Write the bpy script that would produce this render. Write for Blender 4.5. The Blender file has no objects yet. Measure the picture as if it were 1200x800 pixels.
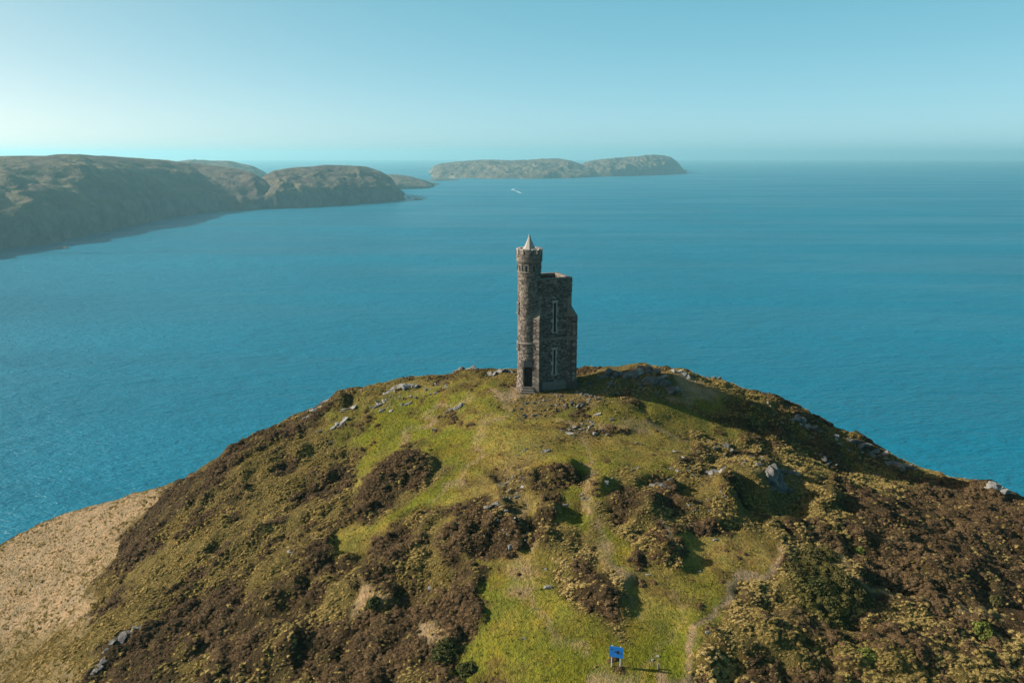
import bpy, bmesh, math, random
import numpy as np
from mathutils import Vector, Matrix, Euler

S = bpy.context.scene
COL = S.collection
RAD = math.radians

# ------------------------------------------------------------------ camera
CAM_H = 142.0                      # metres above the sea
PITCH = RAD(13.3)
F_PX = 924.0                       # focal length in pixels of the 1200x800 photograph
cam_data = bpy.data.cameras.new("camera")
cam = bpy.data.objects.new("camera", cam_data)
COL.objects.link(cam)
cam.location = (0, 0, CAM_H)
cam.rotation_euler = (math.pi / 2 - PITCH, 0, 0)
cam_data.sensor_width = 36.0
cam_data.lens = 36.0 * F_PX / 1200.0
cam_data.clip_start = 0.5
cam_data.clip_end = 200000.0
S.camera = cam

# ------------------------------------------------------------------ sun and sky
SUN_ELEV = RAD(28.5)
SUN_DIR = Vector((-1.0, 0.05, 0.0)).normalized()     # horizontal direction towards the sun
sun_vec = Vector((SUN_DIR.x * math.cos(SUN_ELEV), SUN_DIR.y * math.cos(SUN_ELEV), math.sin(SUN_ELEV)))
sd = bpy.data.lights.new("sun", 'SUN')
sd.energy = 5.0
sd.angle = RAD(0.5)
sd.color = (1.0, 0.91, 0.79)
sun = bpy.data.objects.new("sun", sd)
COL.objects.link(sun)
sun.rotation_euler = sun_vec.to_track_quat('Z', 'Y').to_euler()
sun.location = (-60, 20, 200)

W = bpy.data.worlds.new("World")
S.world = W
W.use_nodes = True
wn, wl = W.node_tree.nodes, W.node_tree.links
wn.clear()
sky = wn.new("ShaderNodeTexSky")
sky.sky_type = 'NISHITA'
sky.sun_disc = False
sky.sun_elevation = SUN_ELEV
sky.sun_rotation = math.atan2(SUN_DIR.x, SUN_DIR.y)
sky.altitude = 140
sky.air_density = 0.3
sky.dust_density = 1.25
sky.ozone_density = 4.0
tint = wn.new("ShaderNodeMix")
tint.data_type = 'RGBA'
tint.blend_type = 'MULTIPLY'
tint.inputs[0].default_value = 1.0
tint.inputs[7].default_value = (1.24, 0.70, 0.33, 1)
bg = wn.new("ShaderNodeBackground")
bg.inputs[1].default_value = 0.118
wo = wn.new("ShaderNodeOutputWorld")
wl.new(sky.outputs[0], tint.inputs[6])
veil = wn.new("ShaderNodeMix")            # thin even veil of high haze over the whole sky
veil.data_type = 'RGBA'
veil.blend_type = 'ADD'
veil.inputs[0].default_value = 1.0
vc = wn.new("ShaderNodeTexCoord")
vs_ = wn.new("ShaderNodeSeparateXYZ")
vr = wn.new("ShaderNodeValToRGB")          # the veil thins evenly towards the zenith, as it does within the view
vr.color_ramp.elements[0].color = (0.0, 1.66, 2.42, 1)
vr.color_ramp.elements[1].color = (0.0, 0.30, 0.50, 1)
wl.new(vc.outputs["Generated"], vs_.inputs[0])
wl.new(vs_.outputs[2], vr.inputs[0])
wl.new(vr.outputs[0], veil.inputs[7])
wl.new(tint.outputs[2], veil.inputs[6])
wl.new(veil.outputs[2], bg.inputs[0])
wl.new(bg.outputs[0], wo.inputs[0])

S.view_settings.view_transform = 'Standard'
S.view_settings.look = 'None'
S.view_settings.exposure = 0.90
S.view_settings.gamma = 1.0
S.render.engine = 'CYCLES'
cy = S.cycles
cy.max_bounces = 5
cy.diffuse_bounces = 2
cy.glossy_bounces = 2
cy.transmission_bounces = 2
cy.volume_bounces = 0
cy.transparent_max_bounces = 4
cy.use_denoising = True
try:
    cy.denoiser = 'OPENIMAGEDENOISE'
    cy.denoising_prefilter = 'ACCURATE'
except Exception:
    pass
cy.sample_clamp_indirect = 6.0

HAZE_DENSITY = 0.95e-4
HAZE_COLOR = (0.40, 0.86, 1.0)

# ------------------------------------------------------------------ small helpers
def tag(o, label=None, cat=None, group=None, kind=None):
    if label: o["label"] = label
    if cat: o["category"] = cat
    if group: o["group"] = group
    if kind: o["kind"] = kind
    return o

def empty(name, loc=(0, 0, 0), rz=0.0):
    o = bpy.data.objects.new(name, None)
    COL.objects.link(o)
    o.location = loc
    o.rotation_euler = (0, 0, rz)
    o.empty_display_size = 0.3
    return o

def link_mesh(name, me, parent=None, mat=None):
    if mat is not None and not me.materials:
        me.materials.append(mat)
    o = bpy.data.objects.new(name, me)
    COL.objects.link(o)
    if parent is not None:
        o.parent = parent
    return o

class MB:
    """collects simple solids, then links them as one mesh object"""
    def __init__(self):
        self.v, self.f = [], []
    def add(self, vs, fs):
        b = len(self.v)
        self.v += [tuple(p) for p in vs]
        self.f += [tuple(b + i for i in f) for f in fs]
        return self
    def box(self, x0, x1, y0, y1, z0, z1):
        vs = [(x0, y0, z0), (x1, y0, z0), (x1, y1, z0), (x0, y1, z0), (x0, y0, z1), (x1, y0, z1), (x1, y1, z1), (x0, y1, z1)]
        return self.add(vs, [(0, 3, 2, 1), (4, 5, 6, 7), (0, 1, 5, 4), (1, 2, 6, 5), (2, 3, 7, 6), (3, 0, 4, 7)])
    def hexa(self, vs):
        return self.add(vs, [(0, 3, 2, 1), (4, 5, 6, 7), (0, 1, 5, 4), (1, 2, 6, 5), (2, 3, 7, 6), (3, 0, 4, 7)])
    def prism(self, poly, z0, z1, poly_top=None):
        n = len(poly)
        top = poly_top or poly
        vs = [(p[0], p[1], z0) for p in poly] + [(p[0], p[1], z1) for p in top]
        fs = [tuple(range(n - 1, -1, -1)), tuple(range(n, 2 * n))]
        fs += [(i, (i + 1) % n, n + (i + 1) % n, n + i) for i in range(n)]
        return self.add(vs, fs)
    def lathe(self, cx, cy, prof, n=40, caps=True, a0=0.0):
        vs, fs = [], []
        for r, z in prof:
            for k in range(n):
                a = a0 + 2 * math.pi * k / n
                vs.append((cx + r * math.cos(a), cy + r * math.sin(a), z))
        for j in range(len(prof) - 1):
            for k in range(n):
                k2 = (k + 1) % n
                fs.append((j * n + k, j * n + k2, (j + 1) * n + k2, (j + 1) * n + k))
        if caps:
            fs.append(tuple(range(n - 1, -1, -1)))
            fs.append(tuple((len(prof) - 1) * n + k for k in range(n)))
        return self.add(vs, fs)
    def build(self, name, mat, parent=None, smooth=False):
        me = bpy.data.meshes.new(name)
        me.from_pydata(self.v, [], self.f)
        me.update()
        if smooth:
            me.polygons.foreach_set("use_smooth", [True] * len(me.polygons))
        return link_mesh(name, me, parent, mat)

# ------------------------------------------------------------------ noise in numpy
def _hash(ix, iy, seed):
    h = (ix.astype(np.int64) * 374761393 + iy.astype(np.int64) * 668265263 + seed * 1442695041) & 0xFFFFFFFF
    h = ((h ^ (h >> 13)) * 1274126177) & 0xFFFFFFFF
    h = (h ^ (h >> 16)) & 0xFFFFFF
    return h / float(0xFFFFFF)

def vnoise(x, y, seed=0):
    x = np.asarray(x, float); y = np.asarray(y, float)
    ix, iy = np.floor(x), np.floor(y)
    fx, fy = x - ix, y - iy
    u, v = fx * fx * fx * (fx * (fx * 6 - 15) + 10), fy * fy * fy * (fy * (fy * 6 - 15) + 10)
    a, b = _hash(ix, iy, seed), _hash(ix + 1, iy, seed)
    c, d = _hash(ix, iy + 1, seed), _hash(ix + 1, iy + 1, seed)
    return (a * (1 - u) + b * u) * (1 - v) + (c * (1 - u) + d * u) * v - 0.5

def fbm(x, y, seed=0, octs=4, gain=0.5):
    t, a = 0.0, 1.0
    for o in range(octs):
        ca, sa = math.cos(0.6 * o), math.sin(0.6 * o)
        t = t + a * vnoise((x * ca - y * sa) * 2 ** o + 17.3 * o, (x * sa + y * ca) * 2 ** o - 9.1 * o, seed + o)
        a *= gain
    return t

def sstep(a, b, x):
    t = np.clip((x - a) / (b - a), 0, 1)
    return t * t * (3 - 2 * t)

# ------------------------------------------------------------------ photograph rays <-> world points
CP, SP = math.cos(PITCH), math.sin(PITCH)
def ray(px, py):
    a = (px - 600.0) / F_PX
    b = (400.0 - py) / F_PX
    return np.array([a, CP + b * SP, -SP + b * CP])

def at_z(px, py, z):
    d = ray(px, py)
    t = (z - CAM_H) / d[2]
    return np.array([d[0] * t, d[1] * t, z])

def project(x, y, z):
    zz = z - CAM_H
    depth = y * CP - zz * SP
    depth = np.where(depth < 1.0, 1.0, depth)
    up = y * SP + zz * CP
    return 600 + F_PX * x / depth, 400 - F_PX * up / depth, depth

# ------------------------------------------------------------------ materials
def new_mat(name):
    m = bpy.data.materials.new(name)
    m.use_nodes = True
    nt = m.node_tree
    nt.nodes.clear()
    out = nt.nodes.new("ShaderNodeOutputMaterial")
    p = nt.nodes.new("ShaderNodeBsdfPrincipled")
    nt.links.new(p.outputs[0], out.inputs[0])
    return m, nt, p

def nd(nt, kind, **kw):
    n = nt.nodes.new(kind)
    for k, v in kw.items():
        setattr(n, k, v)
    return n

def ramp(nt, stops, src=None):
    r = nt.nodes.new("ShaderNodeValToRGB")
    el = r.color_ramp.elements
    while len(el) > 1: el.remove(el[-1])
    el[0].position = stops[0][0]; el[0].color = (*stops[0][1], 1)
    for p, c in stops[1:]:
        e = el.new(p); e.color = (*c, 1)
    if src is not None: nt.links.new(src, r.inputs[0])
    return r

def noise_tex(nt, vec, scale, detail=3, rough=0.55):
    n = nt.nodes.new("ShaderNodeTexNoise")
    n.inputs["Scale"].default_value = scale
    n.inputs["Detail"].default_value = detail
    n.inputs["Roughness"].default_value = rough
    if vec is not None: nt.links.new(vec, n.inputs["Vector"])
    return n

def mixc(nt, a, b, fac, mode='MIX'):
    m = nt.nodes.new("ShaderNodeMix")
    m.data_type = 'RGBA'; m.blend_type = mode
    for sock, val in ((m.inputs[0], fac), (m.inputs[6], a), (m.inputs[7], b)):
        if hasattr(val, "links"): nt.links.new(val, sock)
        elif isinstance(val, (int, float)): sock.default_value = val
        else: sock.default_value = (*val, 1)
    return m.outputs[2]

def math_node(nt, op, a, b=None):
    m = nt.nodes.new("ShaderNodeMath"); m.operation = op
    for i, v in enumerate((a, b)):
        if v is None: continue
        if hasattr(v, "links"): nt.links.new(v, m.inputs[i])
        else: m.inputs[i].default_value = v
    return m.outputs[0]

def bump(nt, p, height, strength=0.5, dist=0.05):
    b = nt.nodes.new("ShaderNodeBump")
    b.inputs["Strength"].default_value = strength
    b.inputs["Distance"].default_value = dist
    nt.links.new(height, b.inputs["Height"])
    nt.links.new(b.outputs[0], p.inputs["Normal"])
    return b

def spec(p, s=0.2, rough=0.85):
    p.inputs["Specular IOR Level"].default_value = s
    p.inputs["Roughness"].default_value = rough

def simple_mat(name, col, rough=0.8, s=0.2, var=0.15, scale=8.0, bmp=0.2, metal=0.0):
    m, nt, p = new_mat(name)
    spec(p, s, rough)
    p.inputs["Metallic"].default_value = metal
    g = nd(nt, "ShaderNodeTexCoord")
    n = noise_tex(nt, g.outputs["Object"], scale, 4)
    lo = tuple(c * (1 - var) for c in col); hi = tuple(min(1, c * (1 + var)) for c in col)
    r = ramp(nt, [(0.3, lo), (0.7, hi)], n.outputs[0])
    nt.links.new(r.outputs[0], p.inputs["Base Color"])
    if bmp: bump(nt, p, n.outputs[0], bmp, 0.02)
    return m

def ground_mat():
    m, nt, p = new_mat("hill_ground")
    spec(p, 0.1, 0.95)
    geo = nd(nt, "ShaderNodeNewGeometry")
    a = nd(nt, "ShaderNodeAttribute", attribute_name="cover")
    n1 = noise_tex(nt, geo.outputs["Position"], 0.55, 5, 0.6)
    n2 = noise_tex(nt, geo.outputs["Position"], 3.2, 4, 0.65)
    n3 = noise_tex(nt, geo.outputs["Position"], 11.0, 3, 0.6)
    r1 = ramp(nt, [(0.3, (0.58, 0.66, 0.62)), (0.5, (1.0, 1.0, 1.0)), (0.72, (1.32, 1.16, 1.05))], n1.outputs[0])
    r2 = ramp(nt, [(0.30, (0.42, 0.45, 0.42)), (0.5, (1.0, 1.0, 1.0)), (0.70, (1.45, 1.34, 1.2))], n2.outputs[0])
    c = mixc(nt, a.outputs["Color"], r1.outputs[0], 0.75, 'MULTIPLY')
    c = mixc(nt, c, r2.outputs[0], 0.8, 'MULTIPLY')
    nt.links.new(c, p.inputs["Base Color"])
    h = math_node(nt, 'ADD', n2.outputs[0], math_node(nt, 'MULTIPLY', n3.outputs[0], 0.4))
    bump(nt, p, h, 1.0, 0.34)
    return m

def leaf_mat(name, lo, hi, alt, alt_at=0.8):
    """per-instance tint plus noise inside the plant"""
    m, nt, p = new_mat(name)
    spec(p, 0.12, 0.9)
    a = nd(nt, "ShaderNodeAttribute", attribute_name="tint", attribute_type='INSTANCER')
    geo = nd(nt, "ShaderNodeNewGeometry")
    n = noise_tex(nt, geo.outputs["Position"], 4.0, 3)
    f = math_node(nt, 'ADD', math_node(nt, 'MULTIPLY', a.outputs["Fac"], 0.75), math_node(nt, 'MULTIPLY', n.outputs[0], 0.35))
    f = math_node(nt, 'ADD', f, math_node(nt, 'MULTIPLY', geo.outputs["Random Per Island"], 0.25))
    f = math_node(nt, 'SUBTRACT', f, 0.17)
    lo, hi, alt = (tuple(c * k for c, k in zip(q, (0.72, 0.68, 0.60))) for q in (lo, hi, alt))
    r = ramp(nt, [(0.05, lo), (0.6, hi), (alt_at, hi), (1.0, alt)], f)
    nt.links.new(r.outputs[0], p.inputs["Base Color"])
    return m

def rock_mat():
    m, nt, p = new_mat("slate_rock")
    spec(p, 0.25, 0.8)
    tc = nd(nt, "ShaderNodeNewGeometry")
    oi = nd(nt, "ShaderNodeObjectInfo")
    n1 = noise_tex(nt, tc.outputs["Position"], 1.6, 6, 0.65)
    n2 = noise_tex(nt, tc.outputs["Position"], 7.0, 5, 0.7)
    r = ramp(nt, [(0.30, (0.04, 0.041, 0.043)), (0.5, (0.105, 0.104, 0.10)), (0.72, (0.23, 0.22, 0.20))],
             math_node(nt, 'ADD', math_node(nt, 'MULTIPLY', n1.outputs[0], 0.75), math_node(nt, 'MULTIPLY', oi.outputs["Random"], 0.25)))
    lich = ramp(nt, [(0.56, (0, 0, 0)), (0.66, (1, 1, 1))], n2.outputs[0])
    c = mixc(nt, r.outputs[0], (0.30, 0.28, 0.23), math_node(nt, 'MULTIPLY', lich.outputs[0], 0.55))
    moss = ramp(nt, [(0.60, (0, 0, 0)), (0.70, (1, 1, 1))], noise_tex(nt, tc.outputs["Position"], 2.3, 3).outputs[0])
    c = mixc(nt, c, (0.16, 0.15, 0.05), math_node(nt, 'MULTIPLY', moss.outputs[0], 0.6))
    nt.links.new(c, p.inputs["Base Color"])
    st = nd(nt, "ShaderNodeMapping")
    st.inputs["Rotation"].default_value = (0.5, 0.35, 0.2)
    st.inputs["Scale"].default_value = (1.0, 1.0, 6.0)
    nt.links.new(tc.outputs["Position"], st.inputs[0])
    n3 = noise_tex(nt, st.outputs[0], 1.7, 4, 0.6)
    bump(nt, p, math_node(nt, 'ADD', n3.outputs[0], math_node(nt, 'MULTIPLY', n2.outputs[0], 0.5)), 0.8, 0.25)
    return m

def stone_mat(name, stops, rnd=0.6, lichen=0.3):
    m, nt, p = new_mat(name)
    spec(p, 0.2, 0.88)
    geo = nd(nt, "ShaderNodeNewGeometry")
    n = noise_tex(nt, geo.outputs["Position"], 2.2, 5, 0.6)
    n2 = noise_tex(nt, geo.outputs["Position"], 14.0, 4, 0.65)
    f = math_node(nt, 'ADD', math_node(nt, 'MULTIPLY', geo.outputs["Random Per Island"], rnd), math_node(nt, 'MULTIPLY', n.outputs[0], 1 - rnd))
    r = ramp(nt, stops, f)
    l = ramp(nt, [(0.55, (0, 0, 0)), (0.72, (1, 1, 1))], noise_tex(nt, geo.outputs["Position"], 0.9, 5, 0.7).outputs[0])
    c = mixc(nt, r.outputs[0], (0.30, 0.27, 0.20), math_node(nt, 'MULTIPLY', l.outputs[0], lichen))
    nt.links.new(c, p.inputs["Base Color"])
    bump(nt, p, n2.outputs[0], 0.6, 0.03)
    return m

def sea_mat():
    m, nt, p = new_mat("sea_water")
    geo = nd(nt, "ShaderNodeNewGeometry")
    big = noise_tex(nt, geo.outputs["Position"], 0.0035, 4, 0.55)
    st = nd(nt, "ShaderNodeMapping")
    st.inputs["Rotation"].default_value = (0, 0, RAD(-6))
    st.inputs["Scale"].default_value = (0.0011, 0.0075, 1)
    nt.links.new(geo.outputs["Position"], st.inputs[0])
    streak = noise_tex(nt, st.outputs[0], 1.0, 5, 0.6)
    streak.inputs["Distortion"].default_value = 0.6
    f = math_node(nt, 'ADD', math_node(nt, 'MULTIPLY', big.outputs[0], 0.4), math_node(nt, 'MULTIPLY', streak.outputs[0], 0.6))
    r = ramp(nt, [(0.36, (0.0, 0.100, 0.164)), (0.62, (0.0, 0.138, 0.220))], f)
    nt.links.new(r.outputs[0], p.inputs["Base Color"])
    p.inputs["IOR"].default_value = 1.333
    p.inputs["Specular IOR Level"].default_value = 0.36
    rr = ramp(nt, [(0.38, (0.28, 0.28, 0.28)), (0.62, (0.46, 0.46, 0.46))], streak.outputs[0])
    nt.links.new(rr.outputs[0], p.inputs["Roughness"])
    hs = []
    for sc, an, amp, rot in ((0.04, 2.2, 0.9, 10), (0.16, 2.6, 0.55, -28), (0.42, 2.4, 0.42, -22), (1.1, 2.0, 0.20, -34)):
        mp = nd(nt, "ShaderNodeMapping")
        mp.inputs["Rotation"].default_value = (0, 0, RAD(rot))
        mp.inputs["Scale"].default_value = (sc / an, sc, sc)
        nt.links.new(geo.outputs["Position"], mp.inputs[0])
        n = noise_tex(nt, mp.outputs[0], 1.0, 2, 0.5)
        n.inputs["Distortion"].default_value = 0.4
        hs.append(math_node(nt, 'MULTIPLY', n.outputs[0], amp))
    h = hs[0]
    for x in hs[1:]: h = math_node(nt, 'ADD', h, x)
    bump(nt, p, h, 1.0, 2.9)
    return m

def far_land_mat():
    m, nt, p = new_mat("heath_and_cliff")
    spec(p, 0.1, 0.95)
    geo = nd(nt, "ShaderNodeNewGeometry")
    sep = nd(nt, "ShaderNodeSeparateXYZ")
    nt.links.new(geo.outputs["Normal"], sep.inputs[0])
    n1 = noise_tex(nt, geo.outputs["Position"], 0.006, 6, 0.62)
    n2 = noise_tex(nt, geo.outputs["Position"], 0.03, 5, 0.65)
    veg = ramp(nt, [(0.34, (0.048, 0.036, 0.030)), (0.46, (0.092, 0.066, 0.050)), (0.55, (0.108, 0.088, 0.048)), (0.68, (0.23, 0.155, 0.12))],
               math_node(nt, 'ADD', math_node(nt, 'MULTIPLY', n1.outputs[0], 0.6), math_node(nt, 'MULTIPLY', n2.outputs[0], 0.4)))
    rock = ramp(nt, [(0.35, (0.05, 0.05, 0.05)), (0.65, (0.16, 0.132, 0.118))], n2.outputs[0])
    steep = ramp(nt, [(0.50, (1, 1, 1)), (0.72, (0, 0, 0))], math_node(nt, 'ADD', sep.outputs[2], math_node(nt, 'MULTIPLY', math_node(nt, 'SUBTRACT', n2.outputs[0], 0.5), 0.5)))
    c = mixc(nt, veg.outputs[0], rock.outputs[0], steep.outputs[0])
    nt.links.new(c, p.inputs["Base Color"])
    bump(nt, p, n2.outputs[0], 0.9, 14.0)
    return m

def pale_rock_mat():
    m, nt, p = new_mat("lichened_pale_rock")
    spec(p, 0.2, 0.85)
    geo = nd(nt, "ShaderNodeNewGeometry")
    n1 = noise_tex(nt, geo.outputs["Position"], 3.0, 6, 0.7)
    r = ramp(nt, [(0.3, (0.075, 0.075, 0.073)), (0.48, (0.17, 0.168, 0.16)), (0.66, (0.32, 0.305, 0.275))], n1.outputs[0])
    nt.links.new(r.outputs[0], p.inputs["Base Color"])
    bump(nt, p, n1.outputs[0], 0.8, 0.15)
    return m

M = dict(
    pale=pale_rock_mat(),
    ground=ground_mat(), rock=rock_mat(), sea=sea_mat(), far=far_land_mat(),
    heather=leaf_mat("heather_leaf", (0.042, 0.028, 0.015), (0.138, 0.094, 0.051), (0.27, 0.20, 0.112)),
    tussock=leaf_mat("tussock_blade", (0.19, 0.150, 0.042), (0.40, 0.315, 0.125), (0.54, 0.42, 0.23)),
    straw=leaf_mat("straw_blade", (0.36, 0.28, 0.14), (0.47, 0.365, 0.21), (0.54, 0.43, 0.27)),
    turf=leaf_mat("turf_blade", (0.17, 0.17, 0.028), (0.28, 0.265, 0.050), (0.35, 0.30, 0.08)),
    gorse=leaf_mat("gorse_leaf", (0.050, 0.046, 0.016), (0.125, 0.115, 0.036), (0.19, 0.16, 0.06)),
    stone=stone_mat("rubble_stone", [(0.15, (0.044, 0.039, 0.036)), (0.40, (0.096, 0.083, 0.072)), (0.62, (0.160, 0.134, 0.112)), (0.88, (0.26, 0.218, 0.182))]),
    mortar=stone_mat("lime_mortar", [(0.2, (0.04, 0.036, 0.032)), (0.8, (0.085, 0.076, 0.066))], 0.0, 0.2),
    dressed=stone_mat("dressed_stone", [(0.2, (0.20, 0.186, 0.168)), (0.8, (0.33, 0.305, 0.27))], 0.5, 0.35),
    ashlar=stone_mat("weathered_ashlar", [(0.2, (0.085, 0.075, 0.064)), (0.8, (0.18, 0.155, 0.13))], 0.5, 0.35),
    slate=simple_mat("dark_slate", (0.06, 0.065, 0.07)),
    void=simple_mat("dark_opening", (0.012, 0.012, 0.014), 0.3, 0.5, 0.1, 6, 0.0),
    door=simple_mat("dark_oak_boards", (0.035, 0.026, 0.02), 0.7, 0.3, 0.35, 6),
    blue=simple_mat("blue_sign_paint", (0.006, 0.13, 0.42), 0.35, 0.5, 0.06, 5, 0.0),
    black=simple_mat("black_sign_print", (0.012, 0.02, 0.024), 0.5, 0.3, 0.05, 5, 0.0),
    grey=simple_mat("weathered_grey_post", (0.36, 0.37, 0.36), 0.6, 0.3, 0.15, 9),
    white=simple_mat("white_boat_paint", (0.8, 0.8, 0.78), 0.4, 0.5, 0.03, 2, 0.0),
    foam=simple_mat("sea_foam", (0.40, 0.50, 0.53), 0.8, 0.2, 0.2, 0.15, 0.0),
)

# ------------------------------------------------------------------ the hill: height field through surveyed points
BASE = 116.0                       # ground level at the tower
CTRL = [
 # (photo x, photo y, height)
 (640,456,116.0),(600,432,116.5),(545,436,116.3),(500,441,115.8),(440,450,115.0),(385,465,113.8),(330,495,111.8),(270,527,109.4),(238,546,108.0),
 (680,431,116.5),(740,430,116.7),(800,435,116.3),(850,447,115.2),(900,468,112.9),(960,493,110.0),(1000,513,108.4),(1050,535,106.7),(1105,557,105.6),(1150,564,105.6),(1195,582,104.4),
 (600,500,114.9),(700,490,114.8),(700,475,115.4),(770,490,113.95),(850,510,112.0),(900,522,110.8),(1000,560,106.9),(1110,575,105.4),(500,500,113.8),(420,520,112.3),(350,560,110.5),
 (600,560,113.4),(700,560,113.6),(800,560,113.0),(900,600,110.9),(1000,600,109.0),(1100,620,106.9),
 (500,600,111.9),(400,620,110.0),(300,630,108.5),(220,650,106.4),(160,660,105.0),
 (600,650,111.9),(700,640,112.1),(800,660,111.5),(900,700,110.2),(1000,700,108.8),(1200,700,105.6),
 (500,720,110.2),(400,740,108.7),(300,740,107.3),(200,740,105.7),(130,760,104.4),
 (600,800,109.9),(722,782,110.7),(850,800,110.2),(1000,800,108.9),(1200,800,106.6),
 (400,800,107.9),(250,800,106.2),(110,800,104.2),
 (0,640,90.0),(75,603,94.5),(150,582,99.0),(215,558,103.0),(190,572,101.0),(0,720,91.5),(0,800,93.5),(60,740,95.5),(100,680,97.5),(150,620,100.5),
]
SIL = [(0,640,90.0),(75,603,94.5),(150,582,99.0),(215,558,103.0),(240,545,108.0),(270,527,109.4),(330,495,111.8),(385,465,113.8),(440,450,115.0),(500,441,115.8),(545,436,116.3),(600,432,116.5),
       (680,431,116.5),(740,430,116.7),(800,435,116.3),(850,447,115.2),(900,468,112.9),(960,493,110.0),(1000,513,108.4),(1050,535,106.7),(1105,557,105.6),(1150,564,105.6),(1195,582,104.4)]
cpts = [at_z(*c) for c in CTRL]
for px, py, z in SIL:
    p = at_z(px, py, z)
    d = ray(px, py); h = d[:2] / np.linalg.norm(d[:2]); tn = -d[2] / np.linalg.norm(d[:2])
    for dist, extra in ((7, 1.2), (20, 9.0), (48, 34.0)):
        cpts.append(np.array([p[0] + h[0] * dist, p[1] + h[1] * dist, p[2] - tn * dist * 1.0 - extra]))
cpts += [np.array(q) for q in ((0, 25, 107), (-25, 20, 101), (30, 20, 105), (0, 0, 101), (-60, 10, 84), (60, 10, 96), (0, -30, 90), (-100, 60, 78), (95, 60, 92), (90, 20, 88), (-120, 100, 60), (120, 110, 55))]
cpts = np.array(cpts)

def tps_fit(P, lam=0.6):
    n = len(P)
    X = P[:, :2] / 50.0
    d = np.sqrt(((X[:, None] - X[None]) ** 2).sum(-1)) + 1e-9
    K = d * d * np.log(d) + np.eye(n) * lam * 0.01
    A = np.zeros((n + 3, n + 3)); A[:n, :n] = K
    A[:n, n] = 1; A[:n, n + 1:] = X; A[n, :n] = 1; A[n + 1:, :n] = X.T
    return np.linalg.solve(A, np.concatenate([P[:, 2], np.zeros(3)])), X
TPW, TPX = tps_fit(cpts)
def tps(x, y):
    x = np.asarray(x, float) / 50; y = np.asarray(y, float) / 50
    z = TPW[-3] + TPW[-2] * x + TPW[-1] * y
    for k in range(len(TPX)):
        r2 = (x - TPX[k, 0]) ** 2 + (y - TPX[k, 1]) ** 2 + 1e-12
        z = z + TPW[k] * 0.5 * r2 * np.log(r2)
    return z

def axis(lo, a, b, hi, fine, coarse):
    return np.concatenate([np.arange(lo, a, coarse), np.arange(a, b, fine), np.arange(b, hi + coarse, coarse)])
GX = axis(-190, -80, 70, 180, 0.33, 2.5)
GY = axis(-60, 36, 112, 230, 0.33, 2.5)
XX, YY = np.meshgrid(GX, GY)
ZS = tps(XX, YY)
TOWER = at_z(651, 455, BASE)          # middle of the front wall's foot

# knolls, hollows and steps: (photo x, photo y, half-length px, half-width px, turn deg, rise m)
KNOLLS = [
 (650,553,30,18,20,0.5),(705,572,18,12,20,0.9),(760,600,22,30,60,1.1),(690,690,30,44,-25,0.7),(775,640,20,28,-35,0.4),
 (455,556,48,22,25,0.9),(545,625,45,30,20,1.1),(600,620,16,12,10,0.7),(636,600,14,10,0,0.7),
 (965,680,58,34,-25,0.8),(1040,600,60,25,-10,0.8),(1120,680,60,36,-15,0.7),(882,548,34,24,15,0.6),(850,580,26,34,-45,1.0),
 (770,447,22,9,-10,1.2),(750,436,16,7,0,0.8),(796,438,16,5,0,0.7),(700,478,60,8,-8,0.5),(775,480,40,8,-15,0.5),(735,490,40,10,-10,0.5),
 (930,480,40,10,-28,0.7),(1010,520,40,9,-28,0.8),(1160,570,25,7,-15,0.7),(960,560,34,18,-10,0.8),
 (300,560,40,16,32,0.5),(240,640,50,12,40,0.8),(170,690,30,14,50,0.7),(330,680,60,22,35,0.8),(430,700,60,26,20,0.8),(330,760,60,20,30,0.8),
 (500,760,40,22,20,0.7),(820,760,24,50,15,0.7),(900,740,60,30,10,0.6),(1060,760,80,30,0,0.7),(400,466,26,5,25,0.5),(360,473,30,6,30,0.7),(470,455,40,5,18,0.4),
 (928,592,30,20,0,-1.6),(300,652,34,6,30,-0.8),(230,690,34,6,35,-0.9),(740,540,20,10,0,-0.3),(820,655,30,22,20,-0.5),(680,600,10,20,-20,-0.4),
]
PX0, PY0, DP = project(XX, YY, ZS)
for kx, ky, a, b, rot, rise in KNOLLS:
    c, s = math.cos(RAD(-rot)), math.sin(RAD(-rot))
    u = ((PX0 - kx) * c + (PY0 - ky) * s) / a
    v = (-(PX0 - kx) * s + (PY0 - ky) * c) / b
    r = np.sqrt(u * u + v * v) * (1 + 0.35 * vnoise(XX * 0.5, YY * 0.5, 5))
    ZS = ZS + 0.8 * rise * np.where(DP > 2, 1 - sstep(0.0, 1.45, r), 0)

# steps facing the lee side: (photo x, photo y, half-length px, run-up px, drop m, turn deg)
for kx, ky, hl, run, drop, rot in ((900,566,24,66,1.5,8),(673,556,14,46,0.75,15),(706,574,10,26,0.35,10),(606,640,14,30,0.6,5),(733,700,34,55,0.5,12),(797,640,28,40,0.45,10),
                                   (858,585,28,42,1.0,-22),(787,574,12,26,1.0,0),(650,604,10,22,0.8,0),(500,557,18,60,0.9,28),(1012,690,28,70,0.7,20),(620,563,14,26,0.7,10),(975,588,12,30,1.2,10),(592,595,10,26,0.8,0)):
    c, s = math.cos(RAD(-rot)), math.sin(RAD(-rot))
    u = (PX0 - kx) * c - (PY0 - ky) * s + 5 * vnoise(XX * 0.7, YY * 0.7, 77) * 2
    v = ((PX0 - kx) * s + (PY0 - ky) * c) / hl
    pr = np.where(u < 0, sstep(-run, -3, u), 1 - sstep(0, 9, u)) * (1 - sstep(0.45, 1.15, np.abs(v)))
    ZS = ZS + 0.85 * drop * np.where(DP > 2, pr, 0)

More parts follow.
